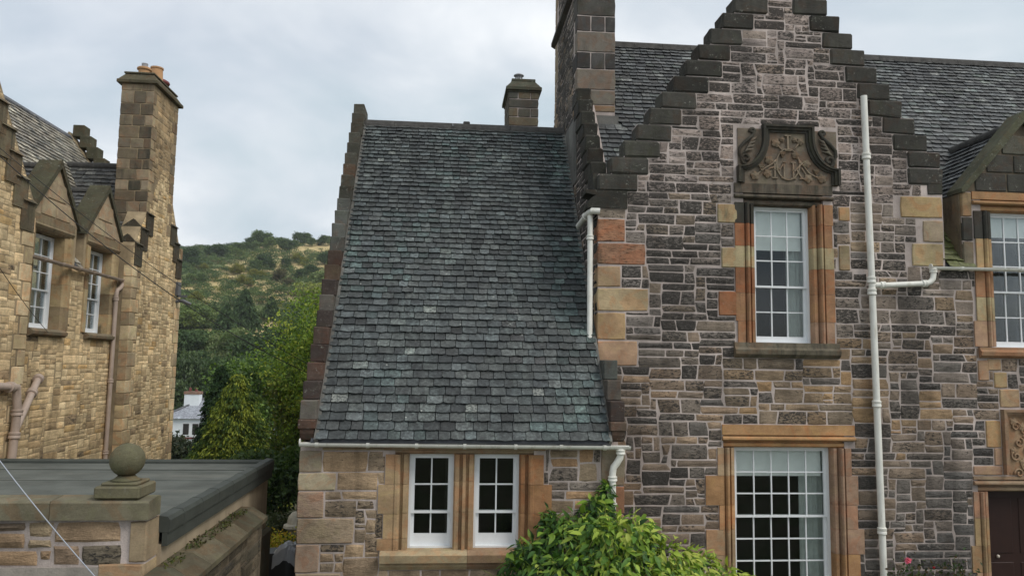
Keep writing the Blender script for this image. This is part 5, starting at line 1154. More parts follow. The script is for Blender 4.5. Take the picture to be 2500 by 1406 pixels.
hc = mh.mix(mh.ramp(dry, -.03, .10, 0, .95), hc, mh.mix(mh.ramp(b, .35, .65), (.62,.48,.24,1), (.48,.38,.19,1)))
mh.bump(b, 1.0, 1.2); mh = mh.done(hc, .95, .05)
grid('hill', list(np.linspace(-420, 260, 120)), list(np.linspace(95, 560, 110)), mh, -.15)

# ================================================================== foliage
def quads_obj(name, P, U, Vv, col, mat, parent=None, kind=None, label=None, shape='rhomb'):
    """P centres, U long half axis, V short half axis (numpy n x 3): pointed leaf faces in one mesh"""
    n = len(P); base = np.array(rootloc(parent)); P = P-base
    N = np.cross(U, Vv); N /= (np.linalg.norm(N, axis=1, keepdims=True)+1e-9)
    fold = N*np.linalg.norm(Vv, axis=1, keepdims=True)*.35
    vv = np.stack([P-U, P+Vv+fold-U*.05, P+U, P-Vv+fold-U*.05], axis=1).reshape(-1, 3)
    me = bpy.data.meshes.new(name); me.vertices.add(4*n); me.vertices.foreach_set('co', vv.astype(np.float32).ravel())
    idx = np.arange(4*n).reshape(n, 4); tri = np.concatenate([idx[:, [0,1,2]], idx[:, [0,2,3]]], axis=1).reshape(-1)
    me.loops.add(6*n); me.loops.foreach_set('vertex_index', tri.astype(np.int32))
    me.polygons.add(2*n); me.polygons.foreach_set('loop_start', np.arange(0, 6*n, 3, dtype=np.int32))
    try: me.polygons.foreach_set('loop_total', np.full(2*n, 3, dtype=np.int32))
    except Exception: pass
    me.update(calc_edges=True); me.validate()
    a = me.attributes.new('tint', 'FLOAT_COLOR', 'POINT')
    c4 = np.concatenate([col, np.ones((n, 1))], axis=1); a.data.foreach_set('color', np.repeat(c4, 4, axis=0).astype(np.float32).ravel())
    me.materials.append(mat); o = bpy.data.objects.new(name, me); C.objects.link(o)
    if parent is not None: o.parent = parent
    return tag(o, label, None, None, kind)
def rdir(rs, n):
    v = rs.normal(size=(n, 3)); return v/np.linalg.norm(v, axis=1, keepdims=True)
def palette(rs, n, pal, clump=None, var=.2):
    pal = np.array(pal, float); k = rs.randint(0, len(pal), n) if clump is None else clump
    return pal[k]*rs.uniform(1-var, 1+var, (n, 1))
def broadleaf(rs, base, h, rad, z0f, nclump, nleaf, size, pal, squash=1.0, droop=.3):
    """crown as clumps of leaves spread over an uneven volume; returns leaf arrays and limb tips"""
    base = np.array(base); cz = base[2]+h*(z0f+1)/2; hh = h*(1-z0f)/2
    lob = []
    for _ in range(9):
        a = rs.uniform(0, 2*np.pi); r = rs.uniform(.15, .6)*rad; lob.append((base[0]+r*np.cos(a), base[1]+r*np.sin(a), cz+rs.uniform(-.55, .6)*hh, rs.uniform(.38, .6)*rad))
    lob.append((base[0], base[1], cz+.45*hh, .5*rad)); lob = np.array(lob)
    li = rs.randint(0, len(lob), nclump); d = rdir(rs, nclump); rr = lob[li, 3]*rs.uniform(.35, 1.08, nclump)**.6
    cp_ = lob[li, :3]+d*rr[:, None]*np.array([1, 1, min(1.7, max(.6, .62*hh/rad))*squash])
    ci = np.repeat(np.arange(nclump), nleaf); n = len(ci)
    cs = rad*.17*rs.uniform(.6, 1.4, nclump)
    P = cp_[ci]+rs.normal(size=(n, 3))*cs[ci][:, None]*np.array([.75, .75, .5])
    U = rdir(rs, n)+np.array([0, 0, -droop]); U /= np.linalg.norm(U, axis=1, keepdims=True); W = np.cross(U, rdir(rs, n)); W /= np.linalg.norm(W, axis=1, keepdims=True)
    sz = size*rs.uniform(.6, 1.3, (n, 1)); ck = rs.randint(0, len(pal), nclump)
    kk = np.where(rs.rand(n) < .7, ck[ci], rs.randint(0, len(pal), n))
    lim = base[2]+h; over = P[:, 2] > lim; P[over, 2] = lim-(P[over, 2]-lim)*.6-rs.rand(int(over.sum()))*.06*h
    return P, U*sz, W*sz*.5, palette(rs, n, pal, kk), cp_
def limbs(base, tips, r0, rs, parent, nl=7, name='trunk'):
    m = MB(); b = Vector(base); top = Vector(tips.mean(axis=0)); 
    m.tube([b-Vector((0,0,.3)), b+(top-b)*.35+Vector((.05,.03,0)), b+(top-b)*.7, top+Vector((0,0,.3*(top-b).z))], [r0*1.25, r0*.85, r0*.6, r0*.15], 8)
    for i in rs.choice(len(tips), min(nl, len(tips)), False):
        t = Vector(tips[i]); s_ = b+(top-b)*rs.uniform(.3, .85); mid = s_.lerp(t, .5)+Vector((0, 0, .12*(t-s_).length)); m.tube([s_, mid, t], [r0*.45, r0*.28, r0*.07], 6)
    return m.build(name, MT['bark'], parent, smooth=True)
def tree(name, label, cat, base, h, rad, seed, pal, z0f=.25, nclump=260, nleaf=26, size=.12, droop=.3, group=None, mat='leaf', r0=None, squash=1.0):
    rs = np.random.RandomState(seed); t = thing(name, base, label, cat, group)
    P, U, W, col, tips = broadleaf(rs, base, h, rad, z0f, nclump, nleaf, size, pal, squash, droop)
    quads_obj('crown', P, U, W, col, MT[mat], t); limbs(base, tips, r0 or h*.022, rs, t); return t
def conifer(name, label, base, h, rad, seed, pal, nb=420, nleaf=30, size=.10, group=None, mat='needle', droop=.45, cat='conifer'):
    rs = np.random.RandomState(seed); t = thing(name, base, label, cat, group); b = np.array(base)
    f = rs.rand(nb)**1.35*.97; ang_ = rs.uniform(0, 2*np.pi, nb); rr = rad*(1-f)**.85*rs.uniform(.72, 1.12, nb)+.05*rad
    tip = np.stack([b[0]+rr*np.cos(ang_), b[1]+rr*np.sin(ang_), b[2]+h*(.06+.92*f)-rr*droop*.5], axis=1)
    root = np.stack([np.full(nb, b[0]), np.full(nb, b[1]), b[2]+h*(.06+.92*f)+rr*.12], axis=1)
    ci = np.repeat(np.arange(nb), nleaf); n = len(ci); s_ = rs.uniform(.35, 1.0, n)**.8
    P = root[ci]+(tip-root)[ci]*s_[:, None]; P[:, 2] += rr[ci]*.28*np.sin(s_*np.pi)
    sp = (.05+.20*rr[ci]/rad)[:, None]*rad*.42
    P += rs.normal(size=(n, 3))*sp*np.array([.7, .7, .45])
    out = (tip-root)[ci]; out /= np.linalg.norm(out, axis=1, keepdims=True)
    U = out*.7+np.array([0, 0, -.55])+rs.normal(size=(n, 3))*.38; U /= np.linalg.norm(U, axis=1, keepdims=True)
    W = np.cross(U, rdir(rs, n)); W /= np.linalg.norm(W, axis=1, keepdims=True); sz = size*rs.uniform(.6, 1.4, (n, 1))
    ck = rs.randint(0, len(pal), nb); col = palette(rs, n, pal, np.where((rs.rand(n) < .75) , ck[ci], 0), .22)
    quads_obj('crown', P, U*sz*1.25, W*sz*.42, col, MT[mat], t)
    MB().tube([b-np.array([0,0,.3]), b+np.array([0,0,h*.5]), b+np.array([0,0,h*.97])], [h*.022, h*.014, h*.003], 8).build('trunk', MT['bark'], t, smooth=True); return t
def gpt(px, Y, py=1000): p_ = at(px, py, Y); return (p_.x, Y, height(p_.x, Y))
def top_h(px, py, Y): return at(px, py, Y).z
# near trees in the gap
b_ = gpt(578, 27); conifer('golden_cypress', 'golden-green cypress standing above the flat roof edge', b_, top_h(578, 905, 27)-b_[2], 1.95, 3, [(.055,.095,.02),(.22,.27,.038),(.34,.38,.055),(.14,.19,.03)], 640, 90, .052)
b_ = gpt(536, 31); conifer('dark_cypress', 'dark green cypress beside the white cottage', b_, top_h(536, 880, 31)-b_[2], 1.3, 5, [(.018,.042,.015),(.028,.062,.02),(.048,.088,.026)], 600, 80, .058)
b_ = gpt(812, 22); tree('ash_tree', 'yellow-green leafy tree close behind the slate-roofed wing', 'tree', b_, top_h(812, 680, 22)-b_[2], 2.1, 8, [(.11,.20,.026),(.18,.28,.036),(.25,.35,.048),(.075,.14,.022),(.33,.38,.058)], .15, 560, 60, .05, .5, squash=1.3)
b_ = gpt(742, 24); tree('mixed_green_tree', 'mid-green tree right of the golden cypress', 'tree', b_, top_h(742, 860, 24)-b_[2], 1.35, 18, [(.065,.115,.018),(.10,.16,.022),(.04,.08,.014),(.15,.19,.025),(.13,.13,.03)], .06, 420, 46, .055, .4, squash=1.2)
b_ = gpt(640, 38); tree('sycamore_tree', 'bright green rounded tree behind the golden cypress', 'tree', b_, top_h(625, 825, 38)-b_[2], 3.0, 12, [(.07,.135,.024),(.11,.19,.032),(.045,.085,.02),(.15,.23,.045)], .25, 330, 44, .105, .3)
b_ = gpt(700, 19.5); tree('laurel_bush', 'dense dark green shrub at the foot of the gap', 'shrub', b_, top_h(700, 1090, 19.5)-b_[2], 1.5, 14, [(.028,.060,.018),(.045,.09,.024),(.07,.12,.03)], .02, 330, 40, .065, .3)
b_ = gpt(672, 17.5); tree('grey_shrub', 'small pale grey-green shrub near the garden ornament', 'shrub', b_, top_h(680, 1250, 17.5)-b_[2], .55, 15, [(.10,.13,.06),(.16,.17,.09),(.06,.08,.035)], .02, 90, 30, .04, .2)
b_ = gpt(430, 44); tree('dark_bush', 'dark bush in front of the white cottage', 'shrub', b_, top_h(420, 1050, 44)-b_[2], 2.2, 16, [(.022,.035,.014),(.035,.05,.02),(.05,.06,.025),(.06,.06,.03)], .03, 230, 36, .13, .3)
b_ = gpt(437, 80); tree('weeping_birch', 'weeping birch against the left house corner', 'tree', b_, top_h(437, 850, 80)-b_[2], 2.6, 17, [(.06,.095,.035),(.09,.13,.05),(.045,.075,.03)], .1, 240, 34, .2, 1.6, squash=1.5)
# the wood at the foot of the hill
WOOD = [(585,700,150,8.5,'c',(0,1)),(540,735,140,7,'c',(0,1)),(650,735,160,8,'c',(0,2)),(735,720,150,7,'c',(1,2)),(455,745,150,8,'b',(2,3)),(490,800,120,7,'b',(0,3)),(555,795,110,6.5,'b',(4,2)),(470,850,95,6,'b',(0,1)),(610,800,105,6.5,'b',(0,1)),(680,780,110,7,'b',(0,1)),(760,690,170,8,'b',(4,5)),(800,660,190,8,'b',(3,4)),(715,745,125,6,'b',(0,2)),(520,860,85,5.5,'b',(0,1)),(590,850,82,6,'b',(0,1)),(655,850,80,6,'b',(0,2)),(440,800,110,6,'b',(0,1)),(750,800,90,6,'b',(0,1)),(500,900,86,4.5,'b',(0,0)),(560,905,80,4.5,'b',(0,0)),(640,900,78,4.5,'b',(0,1)),(480,930,90,5,'b',(0,0)),(545,950,80,5,'b',(0,0))]
GP = [(.046,.078,.034),(.078,.122,.050),(.115,.168,.062),(.155,.21,.070),(.20,.235,.11),(.28,.31,.08)]
WL = {'c': 'dark pointed conifer', 'b': 'rounded dark green tree'}
ORD = ['first', 'second', 'third', 'fourth', 'fifth', 'sixth', 'seventh', 'eighth', 'ninth', 'tenth', 'eleventh', 'twelfth', 'thirteenth', 'fourteenth', 'fifteenth', 'sixteenth', 'seventeenth', 'eighteenth', 'nineteenth', 'twentieth']
def ranked(items, rows):
    """label suffix for each item: its row, counted from the left"""
    out = {}
    for nm, lo, hi in rows:
        for kind in sorted(set(it[2] for it in items), key=str):
            g = sorted([it for it in items if lo <= it[1] < hi and it[2] == kind], key=lambda it: it[0])
            for n_, it in enumerate(g): out[it[3]] = (ORD[n_], nm)
    return out
WR = ranked([(a[0], a[1], a[4], i) for i, a in enumerate(WOOD)], (('highest row', 0, 765), ('middle row', 765, 840), ('lowest row', 840, 2000)))
for i, (px, py, Y, rad, k, pi_) in enumerate(WOOD):
    b_ = gpt(px, Y); hh = max(5.0, top_h(px, py, Y)-b_[2])
    b_ = (b_[0], b_[1], b_[2]-.3)
    pal = [GP[pi_[0]], GP[pi_[1]], tuple((a+c_)/2 for a, c_ in zip(GP[pi_[0]], GP[pi_[1]]))]
    sz = .0022*Y; lb = '%s, %s from left in the %s of the wood' % (WL[k], *WR[i])
    if k == 'c': conifer('woodland_conifer', lb, b_, hh, min(rad*.62, hh*.42), 100+i, pal, 260, 26, sz*.95, 'trees in the wood below the hill', 'farleaf')
    else: tree('woodland_tree', lb, 'tree', b_, hh, rad*.62, 100+i, pal, .08, 190, 30, sz, .2, 'trees in the wood below the hill', 'farleaf')
# bushes and trees on the open hillside: few shapes, copied
protos = []
for k, pal in enumerate(([GP[1], GP[2]], [GP[0], GP[1]], [(.15,.17,.04), (.20,.19,.045)], [GP[2], GP[3]], [(.12,.11,.06), (.10,.10,.05)])):
    rs = np.random.RandomState(300+k); P, U, W, col, tips = broadleaf(rs, (0,0,0), 1.0, .62, .02, 130, 22, .055, [*pal, tuple(np.mean(pal, axis=0))], 1.0, .2)
    protos.append((P, U, W, col))
HL = ['mid-green bush', 'dark rounded tree', 'yellow-green gorse clump', 'light green bush', 'brownish bush']
first = {}
def hill_bush(px, py, hgt, k, label, Y=None):
    # find where the line of sight meets the slope
    lo = None
    for Yt in np.arange(140, 400, 2.0) if Y is None else (Y,):
        v = at(px, py, Yt)
        if v.z <= height(v.x, Yt)+.2: lo = (v.x, Yt); break
    if lo is None: v = at(px, py, 385); lo = (v.x, 385)
    x, Yt = lo; z = height(x, Yt)-.15; hgt = hgt*3.1*Yt/FPX
    if k not in first:
        P, U, W, col = protos[k]; t = thing('hillside_bush', (0,0,0), label, 'bush', 'bushes on the hillside'); c_ = quads_obj('crown', P, U, W, col, MT['farleaf'], t); first[k] = (t, c_); new = t
    else:
        t0, c0 = first[k]; new = t0.copy(); C.objects.link(new); c_ = c0.copy(); C.objects.link(c_); c_.parent = new
    new['label'] = label; new.location = (x, Yt, z); s_ = hgt; new.scale = (s_*RNG.uniform(.9, 1.2), s_*RNG.uniform(.9, 1.2), s_); new.rotation_euler = (0, 0, RNG.uniform(0, 6.28))
HB = ((460,640,13,1),(473,652,9,1),(497,660,6,2),(520,625,9,1),(540,624,10,1),(560,622,8,3),(512,622,7,4),(580,618,9,0),(600,615,8,0),(622,612,8,3),(640,606,14,0),(655,608,10,3),(690,612,11,0),(705,612,9,1),(735,598,11,1),(720,605,7,0),(760,602,7,0),(780,600,6,1),(800,600,8,0),(575,668,9,2),(590,665,6,2),(622,678,8,2),(640,680,7,2),(680,686,11,4),(640,652,12,1),(625,660,9,0),(655,655,9,1),(700,650,8,1),(725,640,7,2),(740,645,6,2),(735,680,9,1),(760,670,9,1),(795,646,10,1),(770,690,9,3),(700,700,9,4),(590,695,8,2),(610,700,7,2),(480,735,9,2),(465,690,8,3),(490,690,8,0),(575,625,7,3),(668,600,8,0),(612,604,9,1),(748,592,8,0),(790,592,7,1),(628,598,12,3))
HR = ranked([(a[0], a[1], a[3], i) for i, a in enumerate(HB)], (('skyline', 0, 632), ('upper slope', 632, 672), ('lower slope', 672, 2000)))
for i, a in enumerate(HB): hill_bush(*a, '%s, %s such from left on the %s of the hill' % (HL[a[3]], *HR[i]))
# bracken and heather, one mass
rs = np.random.RandomState(9); PP_, UU_, WW_, CC_ = [], [], [], []
for i in range(2200):
    y = rs.uniform(150, 395); x = at(rs.uniform(425, 830), 700, y).x
    if x > -82+(395-y)*.1 and y > 290 and rs.rand() < .93: continue
    k = rs.randint(0, 5) if rs.rand() < .25 else rs.randint(0, 2); P, U, W, col = protos[k]; sel = rs.choice(len(P), 110, False); s_ = rs.uniform(1.2, 2.8); q = np.array([1.5, 1.5, .75])
    g_ = np.array([(.9,.95,1.0), (1.05,1.0,1.0), (1.25,1.15,1.2)][i % 3])
    PP_.append(P[sel]*s_*q+np.array([x, y, height(x, y)-.35])); UU_.append(U[sel]*s_*1.5); WW_.append(W[sel]*s_*1.6); CC_.append(col[sel]*g_)
quads_obj('bracken_and_heather', np.concatenate(PP_), np.concatenate(UU_), np.concatenate(WW_), np.concatenate(CC_), MT['farleaf'], None, 'stuff')
tag(bpy.data.objects['bracken_and_heather'], 'low bracken and heather covering the hillside', 'bracken')

# ================================================================== white cottage in the valley
cot = at(472, 1020, 70); cx, cy, cz = cot.x, 70.0, -4.2
cott = thing('white_cottage', (cx, cy, cz), 'white cottage with pale slate roof in the valley', 'cottage')
MB().box(cx-2.6, cx+6, cy, cy+7, cz-1, -1.05).build('wall', MT['whitewall'], cott)
MB().paint((.24,.25,.28), .1).add([(cx-2.9,cy-.3,-1.05),(cx+6.3,cy-.3,-1.05),(cx+6.3,cy+7.3,-1.05),(cx-2.9,cy+7.3,-1.05),(cx+.9,cy+3.5,1.0),(cx+3.5,cy+3.5,1.0)], [(0,1,5,4),(1,2,5),(2,3,4,5),(3,0,4)]).build('roof', MT['slate_pale'], cott)
MB().tube([(cx-2.9,cy-.3,-1.0),(cx+.9,cy+3.5,1.04)], .09, 6).build('hip_ridge', MT['lead'], cott)
cs_ = MB().box(cx-1.4, cx-.1, cy+1.6, cy+2.5, -.6, 1.0).build('chimney', MT['whitewall'], cott)
MB().paint((.3,.2,.15), .2).box(cx-1.45, cx-.05, cy+1.55, cy+2.55, 1.0, 1.25).build('chimney_head', MT['dressed'], cs_)
for d in (-1.05, -.5): MB().lathe([(.13,1.25),(.11,1.6)], cx+d, cy+2.05, 10).build('chimney_pot', MT['redclay'], cs_)
wf = MB().box(cx-.95, cx+.55, cy-.04, cy+.02, -2.6, -1.35).build('window', MT['white'], cott)
for a in (-.82, -.02): MB().box(cx+a, cx+a+.5, cy-.06, cy-.03, -2.45, -1.5).build('pane', MT['dark'], wf)
MB().box(cx-1.1, cx+.6, cy-.10, cy, -2.82, -2.68).build('window_sill', MT['redclay'], wf)
MB().tube([(cx+.9, cy+3.4, .9), (cx+.95, cy+3.4, 3.0)], .045, 6).build('aerial_mast', MT['metal'], cott)

# ================================================================== things in the gap
T_g = at(690, 1345, 13.4)
bb = thing('covered_barbecue', (T_g.x-.02, 13.45, 0), 'black and silver covered barbecue between the two buildings', 'barbecue')
bx, by = T_g.x+.0, 13.45
m = MB().paint((.02,.02,.02)); prof = [(.0,.36,.30),(.25,.35,.29),(.6,.34,.28),(.88,.34,.27),(.93,.31,.24)]; vs_ = []
for z, a, b in prof:
    for k in range(20):
        t = 2*math.pi*k/20; c_, s_ = math.cos(t), math.sin(t); n_ = (abs(c_)**5+abs(s_)**5)**(-1/5); w_ = RNG.uniform(-.012, .012)
        vs_.append((bx-.02+a*c_*n_*.92+w_, by+b*s_*n_*.92+w_, z+RNG.uniform(-.008, .008)))
m.add(vs_, [(i*20+k, i*20+(k+1) % 20, (i+1)*20+(k+1) % 20, (i+1)*20+k) for i in range(4) for k in range(20)] + [tuple(range(80, 100))]); m.build('cover', MT['tarp'], bb, smooth=35)
m = MB(); vs_ = []; nx, ny = 16, 10; rs_ = random.Random(4)
for j in range(ny+1):
    for i in range(nx+1):
        u, v = i/nx, j/ny; z = .93+.16*math.sin(math.pi*min(1, u*1.15))*math.sin(math.pi*min(1, .25+v*.6))+rs_.uniform(-.022, .022)
        vs_.append((bx-.12+.48*u, by-.30+.52*v, z-(.22 if j == 0 else .05 if j == 1 else 0)))
m.add(vs_, [(j*(nx+1)+i, j*(nx+1)+i+1, (j+1)*(nx+1)+i+1, (j+1)*(nx+1)+i) for j in range(ny) for i in range(nx)]); m.build('silver_sheet', MT['silver'], bb, recalc=False)
# garden ornament: domed staddle stone on a plinth
so_ = at(722, 1250, 17.0); ox = so_.x
orn = thing('garden_ornament', (ox, 17, 0), 'stone mushroom-shaped garden ornament on a square plinth at the wing corner', 'ornament')
GS = (.40,.375,.31)
MB().paint(GS, .1).bbox(ox-.30, ox+.30, 16.7, 17.3, -.4, .24, .02).bbox(ox-.22, ox+.22, 16.78, 17.22, .24, .32, .01).build('plinth', MT['rock'], orn)
MB().paint(S(GS, .8), .1).lathe([(.16,.32),(.12,.40),(.13,.50),(.20,.57)], ox, 17, 20).build('stem', MT['rock'], orn, smooth=40)
MB().paint(S(GS, 1.2), .1).lathe([(.20,.55),(.25,.58),(.24,.63),(.17,.66),(.165,.72),(.13,.82),(.07,.89),(.003,.91)], ox, 17, 24).build('dome', MT['rock'], orn, smooth=50)
ro_ = at(690, 1300, 16.0)
rk = MB().paint((.34,.29,.23), .1); ball(rk, (ro_.x, 16.2, .62), .34, 14)
rk.v = [(ro_.x+(x-ro_.x)*1.25+.05*mnoise.noise(Vector((x*3, y*3, z*3))), y+.08*mnoise.noise(Vector((z*3, x*3, y*2))), .22+(z-.62)*.62+.09*mnoise.noise(Vector((x*4, y*4, z*4)))) for x, y, z in rk.v]
tag(rk.build('rockery_stone', MT['rock'], None, smooth=False, center=True), 'flat pale rockery boulder beside the garden ornament', 'rock')
fl_ = at(684, 1330, 15.0); t = thing('yellow_flower_bed', (fl_.x, 15, 0), 'clump of yellow-orange flowers behind the covered barbecue', 'flowers')
rs = np.random.RandomState(77); n = 1500; P = np.stack([fl_.x+rs.normal(0, .22, n), 15+rs.normal(0, .3, n), rs.uniform(.1, .78, n)], axis=1); U = rdir(rs, n)*.035; W = np.cross(U, rdir(rs, n)); W = W/np.linalg.norm(W, axis=1, keepdims=True)*.018
quads_obj('foliage', P, U, W, palette(rs, n, [(.10,.16,.02),(.16,.20,.03)]), MT['leaf'], t, 'stuff')
n = 700; P = np.stack([fl_.x+rs.normal(0, .2, n), 14.9+rs.normal(0, .28, n), .72+rs.normal(0, .09, n)], axis=1); U = rdir(rs, n)*.026; W = np.cross(U, rdir(rs, n)); W = W/np.linalg.norm(W, axis=1, keepdims=True)*.02
quads_obj('blooms', P, U, W, palette(rs, n, [(.62,.50,.06),(.60,.40,.08),(.45,.48,.06)]), MT['petal'], t, 'stuff')
# moss and small plants on the boundary wall
rs = np.random.RandomState(5); n = 330; P = np.stack([rs.uniform(OX-.0, -2.52, n), rs.choice([7.9,8.6,8.75,9.2,9.6,9.7,10.1,10.3], n)+rs.normal(0, .12, n), 2.12+rs.rand(n)*.05], axis=1); U = rdir(rs, n)*.022; W = np.cross(U, rdir(rs, n)); W = W/np.linalg.norm(W, axis=1, keepdims=True)*.010
tag(quads_obj('wall_moss', P, U, W, palette(rs, n, [(.05,.07,.015),(.09,.10,.02),(.07,.06,.03)]), MT['leaf'], None, 'stuff'), 'moss and tiny plants growing along the boundary wall coping', 'moss')

# ================================================================== the climber at the foot of the wing
def leaf_mesh(L, wd, tint, rs):
    """lance-shaped leaf, folded along the rib and bent down"""
    m = MB().paint(tint); ts = [0, .18, .42, .70, 1.0]; ws = [.05, .78, 1.0, .66, .02]; vs_ = []
    bend = rs.uniform(.08, .35)
    for t, w_ in zip(ts, ws):
        z = -bend*L*t*t
        vs_ += [(-wd*w_*.5, L*t, z+wd*.16*w_), (0, L*t, z), (wd*w_*.5, L*t, z+wd*.16*w_)]
    return m.add(vs_, [(3*i+a, 3*i+a+1, 3*i+a+4, 3*i+a+3) for i in range(4) for a in (0, 1)])
LOB = [((1300,1400),10.2,.42),((1290,1360),10.6,.26),((1370,1330),10.5,.36),((1420,1300),10.6,.30),((1480,1345),9.9,.46),((1540,1330),9.8,.42),((1560,1300),10.1,.22),((1620,1390),9.8,.42),((1700,1405),10.2,.34),((1765,1430),10.3,.30),((1500,1430),9.5,.50),((1400,1430),9.7,.48),((1350,1290),10.75,.20),((1455,1245),10.85,.20),((1478,1210),10.88,.10),((1481,1188),10.90,.06),((1476,1232),10.88,.10),((1470,1280),10.75,.26),((1340,1262),10.8,.12),((1640,1440),9.6,.42),((1815,1445),10.4,.22),((1250,1440),10.3,.34)]
cl = thing('climbing_shrub', (2.3, 10.4, 0), 'glossy-leaved climbing shrub spreading from the foot of the white downpipe', 'shrub')
rs = np.random.RandomState(21); leafs = []
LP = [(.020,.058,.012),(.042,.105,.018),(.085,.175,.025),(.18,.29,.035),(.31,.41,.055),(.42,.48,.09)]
cores = []
for (px, py), Y, r in LOB:
    c_ = at(px, py, Y); cores.append((c_, r))
for c_, r in cores:
    n = int(1150*r**1.6)+45
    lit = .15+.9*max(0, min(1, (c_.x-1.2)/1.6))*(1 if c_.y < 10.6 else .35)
    for _ in range(n):
        d = Vector(rdir(rs, 1)[0]); d.y = -abs(d.y)*.9 if rs.rand() < .8 else d.y
        if d.z < -.5 and rs.rand() < .5: d.z = -d.z
        p_ = c_+d*r*(rs.uniform(.55, 1.06))
        L = rs.choice([rs.uniform(.05, .10), rs.uniform(.10, .15), rs.uniform(.14, .20)], p=[.3, .45, .25])*(1 if r > .15 else .75); wd = L*rs.uniform(.30, .50)
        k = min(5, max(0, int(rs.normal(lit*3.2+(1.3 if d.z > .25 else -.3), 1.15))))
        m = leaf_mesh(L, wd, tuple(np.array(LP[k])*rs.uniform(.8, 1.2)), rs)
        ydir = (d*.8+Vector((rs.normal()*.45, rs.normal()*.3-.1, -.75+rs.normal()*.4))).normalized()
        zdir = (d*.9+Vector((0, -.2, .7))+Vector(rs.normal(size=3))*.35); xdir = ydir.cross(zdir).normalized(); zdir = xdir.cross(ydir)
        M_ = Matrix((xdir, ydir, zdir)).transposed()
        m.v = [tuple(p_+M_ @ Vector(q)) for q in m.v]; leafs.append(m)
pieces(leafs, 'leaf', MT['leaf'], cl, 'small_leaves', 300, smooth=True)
st_ = MB()
for c_, r in cores: st_.tube([(2.3, 10.7, 0), ((2.3+c_.x)/2, (10.7+c_.y)/2, c_.z*.55), tuple(c_)], [.03, .018, .006], 6)
st_.build('stems', MT['bark'], cl, smooth=True)
for c_, r in cores:                                       # young shoots that stand out of the outline
    for _ in range(int(14*r)+2):
        d = Vector((rs.normal()*.7, -abs(rs.normal())*.5, abs(rs.normal())*.9+.1)).normalized(); a_ = c_+d*r*.8; e_ = c_+d*r*rs.uniform(1.08, 1.3)+Vector((rs.normal()*.03, 0, .02))
        MB().paint((.20,.22,.05)).tube([a_, a_.lerp(e_, .5)+Vector((0, 0, .012)), e_], [.005, .004, .002], 5).build('shoot', MT['tinted'], cl, smooth=True)
# inner dark leaf mass so that no wall shows through the middle of the shrub
# rose by the door
rb = at(2230, 1420, 11.6); rose = thing('rose_bush', (rb.x, 11.6, 0), 'small rose bush with a pink bloom against the wall by the door', 'rose')
rs = np.random.RandomState(31); n = 900
cz_ = np.where(rs.rand(n) < .6, 0, 1); P = np.stack([np.where(cz_ == 0, rb.x-.02, rb.x+.72)+rs.normal(0, .16, n), 11.62+rs.normal(0, .08, n), np.where(cz_ == 0, .72, .80)+rs.normal(0, .16, n)], axis=1); P[:, 2] = np.where(rs.rand(n) < .06, P[:, 2]+.3, P[:, 2])
U = rdir(rs, n)*.034; W = np.cross(U, rdir(rs, n)); W = W/np.linalg.norm(W, axis=1, keepdims=True)*.018
quads_obj('foliage', P, U, W, palette(rs, n, [(.03,.05,.015),(.06,.085,.02),(.10,.07,.03),(.05,.09,.03)]), MT['leaf'], rose, 'stuff')
m = MB()
for dx, h_ in ((0,.95),(.15,.8),(-.2,.7),(.72,1.25),(.80,1.05),(.62,.9)): m.tube([(rb.x+dx*.6+.1, 11.65, 0), (rb.x+dx-.03, 11.63, h_*.6), (rb.x+dx+.06*(1 if dx > 0 else -1), 11.6, h_)], [.010, .008, .004], 6)
m.build('stems', MT['bark'], rose, smooth=True)
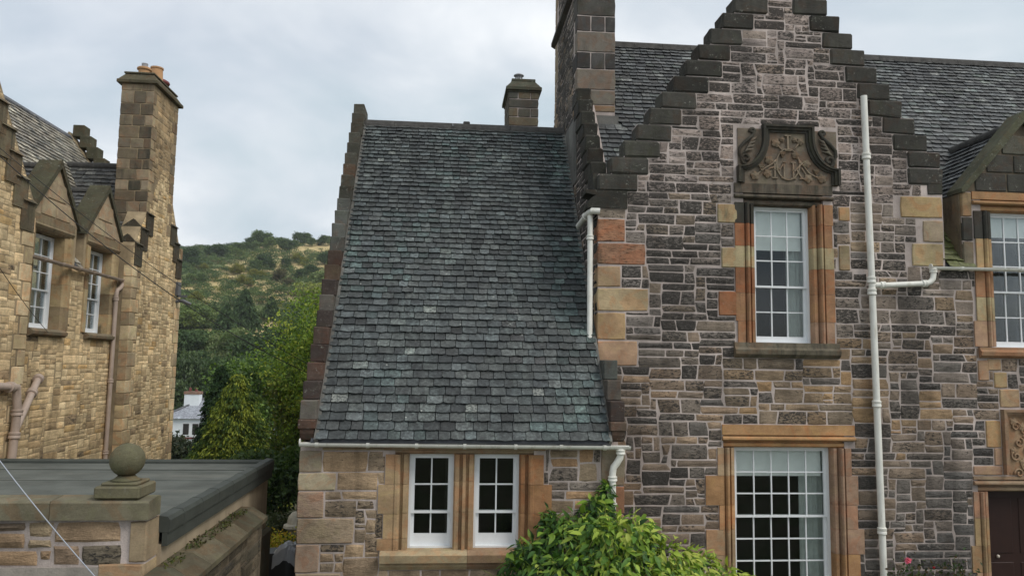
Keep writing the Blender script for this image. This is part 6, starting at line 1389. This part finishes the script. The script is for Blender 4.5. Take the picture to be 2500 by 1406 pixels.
for (px, py), c_, nm in (((2217, 1367), (.75,.18,.30), 'pink bloom'), ((2280, 1384), (.40,.03,.04), 'red bud')):
    f_ = at(px, py, 11.45); n = 46; rs = np.random.RandomState(3); P = np.array(f_)+rs.normal(size=(n, 3))*(.018 if 'pink' in nm else .006); q_ = 1 if 'pink' in nm else .45; U = rdir(rs, n)*.022*q_; W = np.cross(U, rdir(rs, n)); W = W/np.linalg.norm(W, axis=1, keepdims=True)*.018*q_
    quads_obj('bloom', P, U, W, palette(rs, n, [c_, tuple(min(1, x*1.3) for x in c_)]), MT['petal'], rose, label=nm)

# ================================================================== cables
def sag(a, b, d, n=24):
    a, b = Vector(a), Vector(b); return [a.lerp(b, i/n)-Vector((0,0,d*4*(i/n)*(1-i/n))) for i in range(n+1)]
A_ = at(-60, 325, 12.5); B_ = Vector((WX0-.02, 14.6, at(742, 940, 14.6).z))
tag(MB().tube(sag(A_, B_, .42), .0085, 6).build('overhead_cable', MT['cable'], None, smooth=True, center=True), 'lower of two black cables sagging from the left house to the slate wing', 'cable', 'black overhead cables')
tag(MB().tube(sag(A_+Vector((.02,.05,.06)), B_+Vector((0,.15,.10)), .27), .006, 6).build('overhead_cable', MT['cable'], None, smooth=True, center=True), 'upper thinner of two black cables crossing the gap', 'cable', 'black overhead cables')
tag(MB().tube(sag(at(-20, 625, 13), lpt(112, 812)+Vector((.05,0,0)), .05), .006, 5).build('thin_wire', MT['cable'], None, smooth=True, center=True), 'thin dark wire crossing the nearer dormer window', 'wire')
tag(MB().tube(sag(at(-30, 1085, 5.2), at(262, 1440, 4.6), .02), .0032, 6).build('grey_wire', MT['greycable'], None, smooth=True, center=True), 'pale grey wire slanting across the corner of the outbuilding', 'wire')

# ================================================================== the air over the valley
hz = bpy.data.materials.new('thin_haze'); hz.use_nodes = True; hz.node_tree.nodes.clear()
pv = hz.node_tree.nodes.new('ShaderNodeVolumePrincipled'); pv.inputs['Color'].default_value = (.86, .90, .95, 1); pv.inputs['Density'].default_value = .00026
ho_ = hz.node_tree.nodes.new('ShaderNodeOutputMaterial'); hz.node_tree.links.new(pv.outputs[0], ho_.inputs['Volume'])
tag(MB().box(-440, 280, -50, 590, -8, 95).build('haze', hz, None), 'thin pale haze softening the far hillside', 'haze', None, 'stuff')
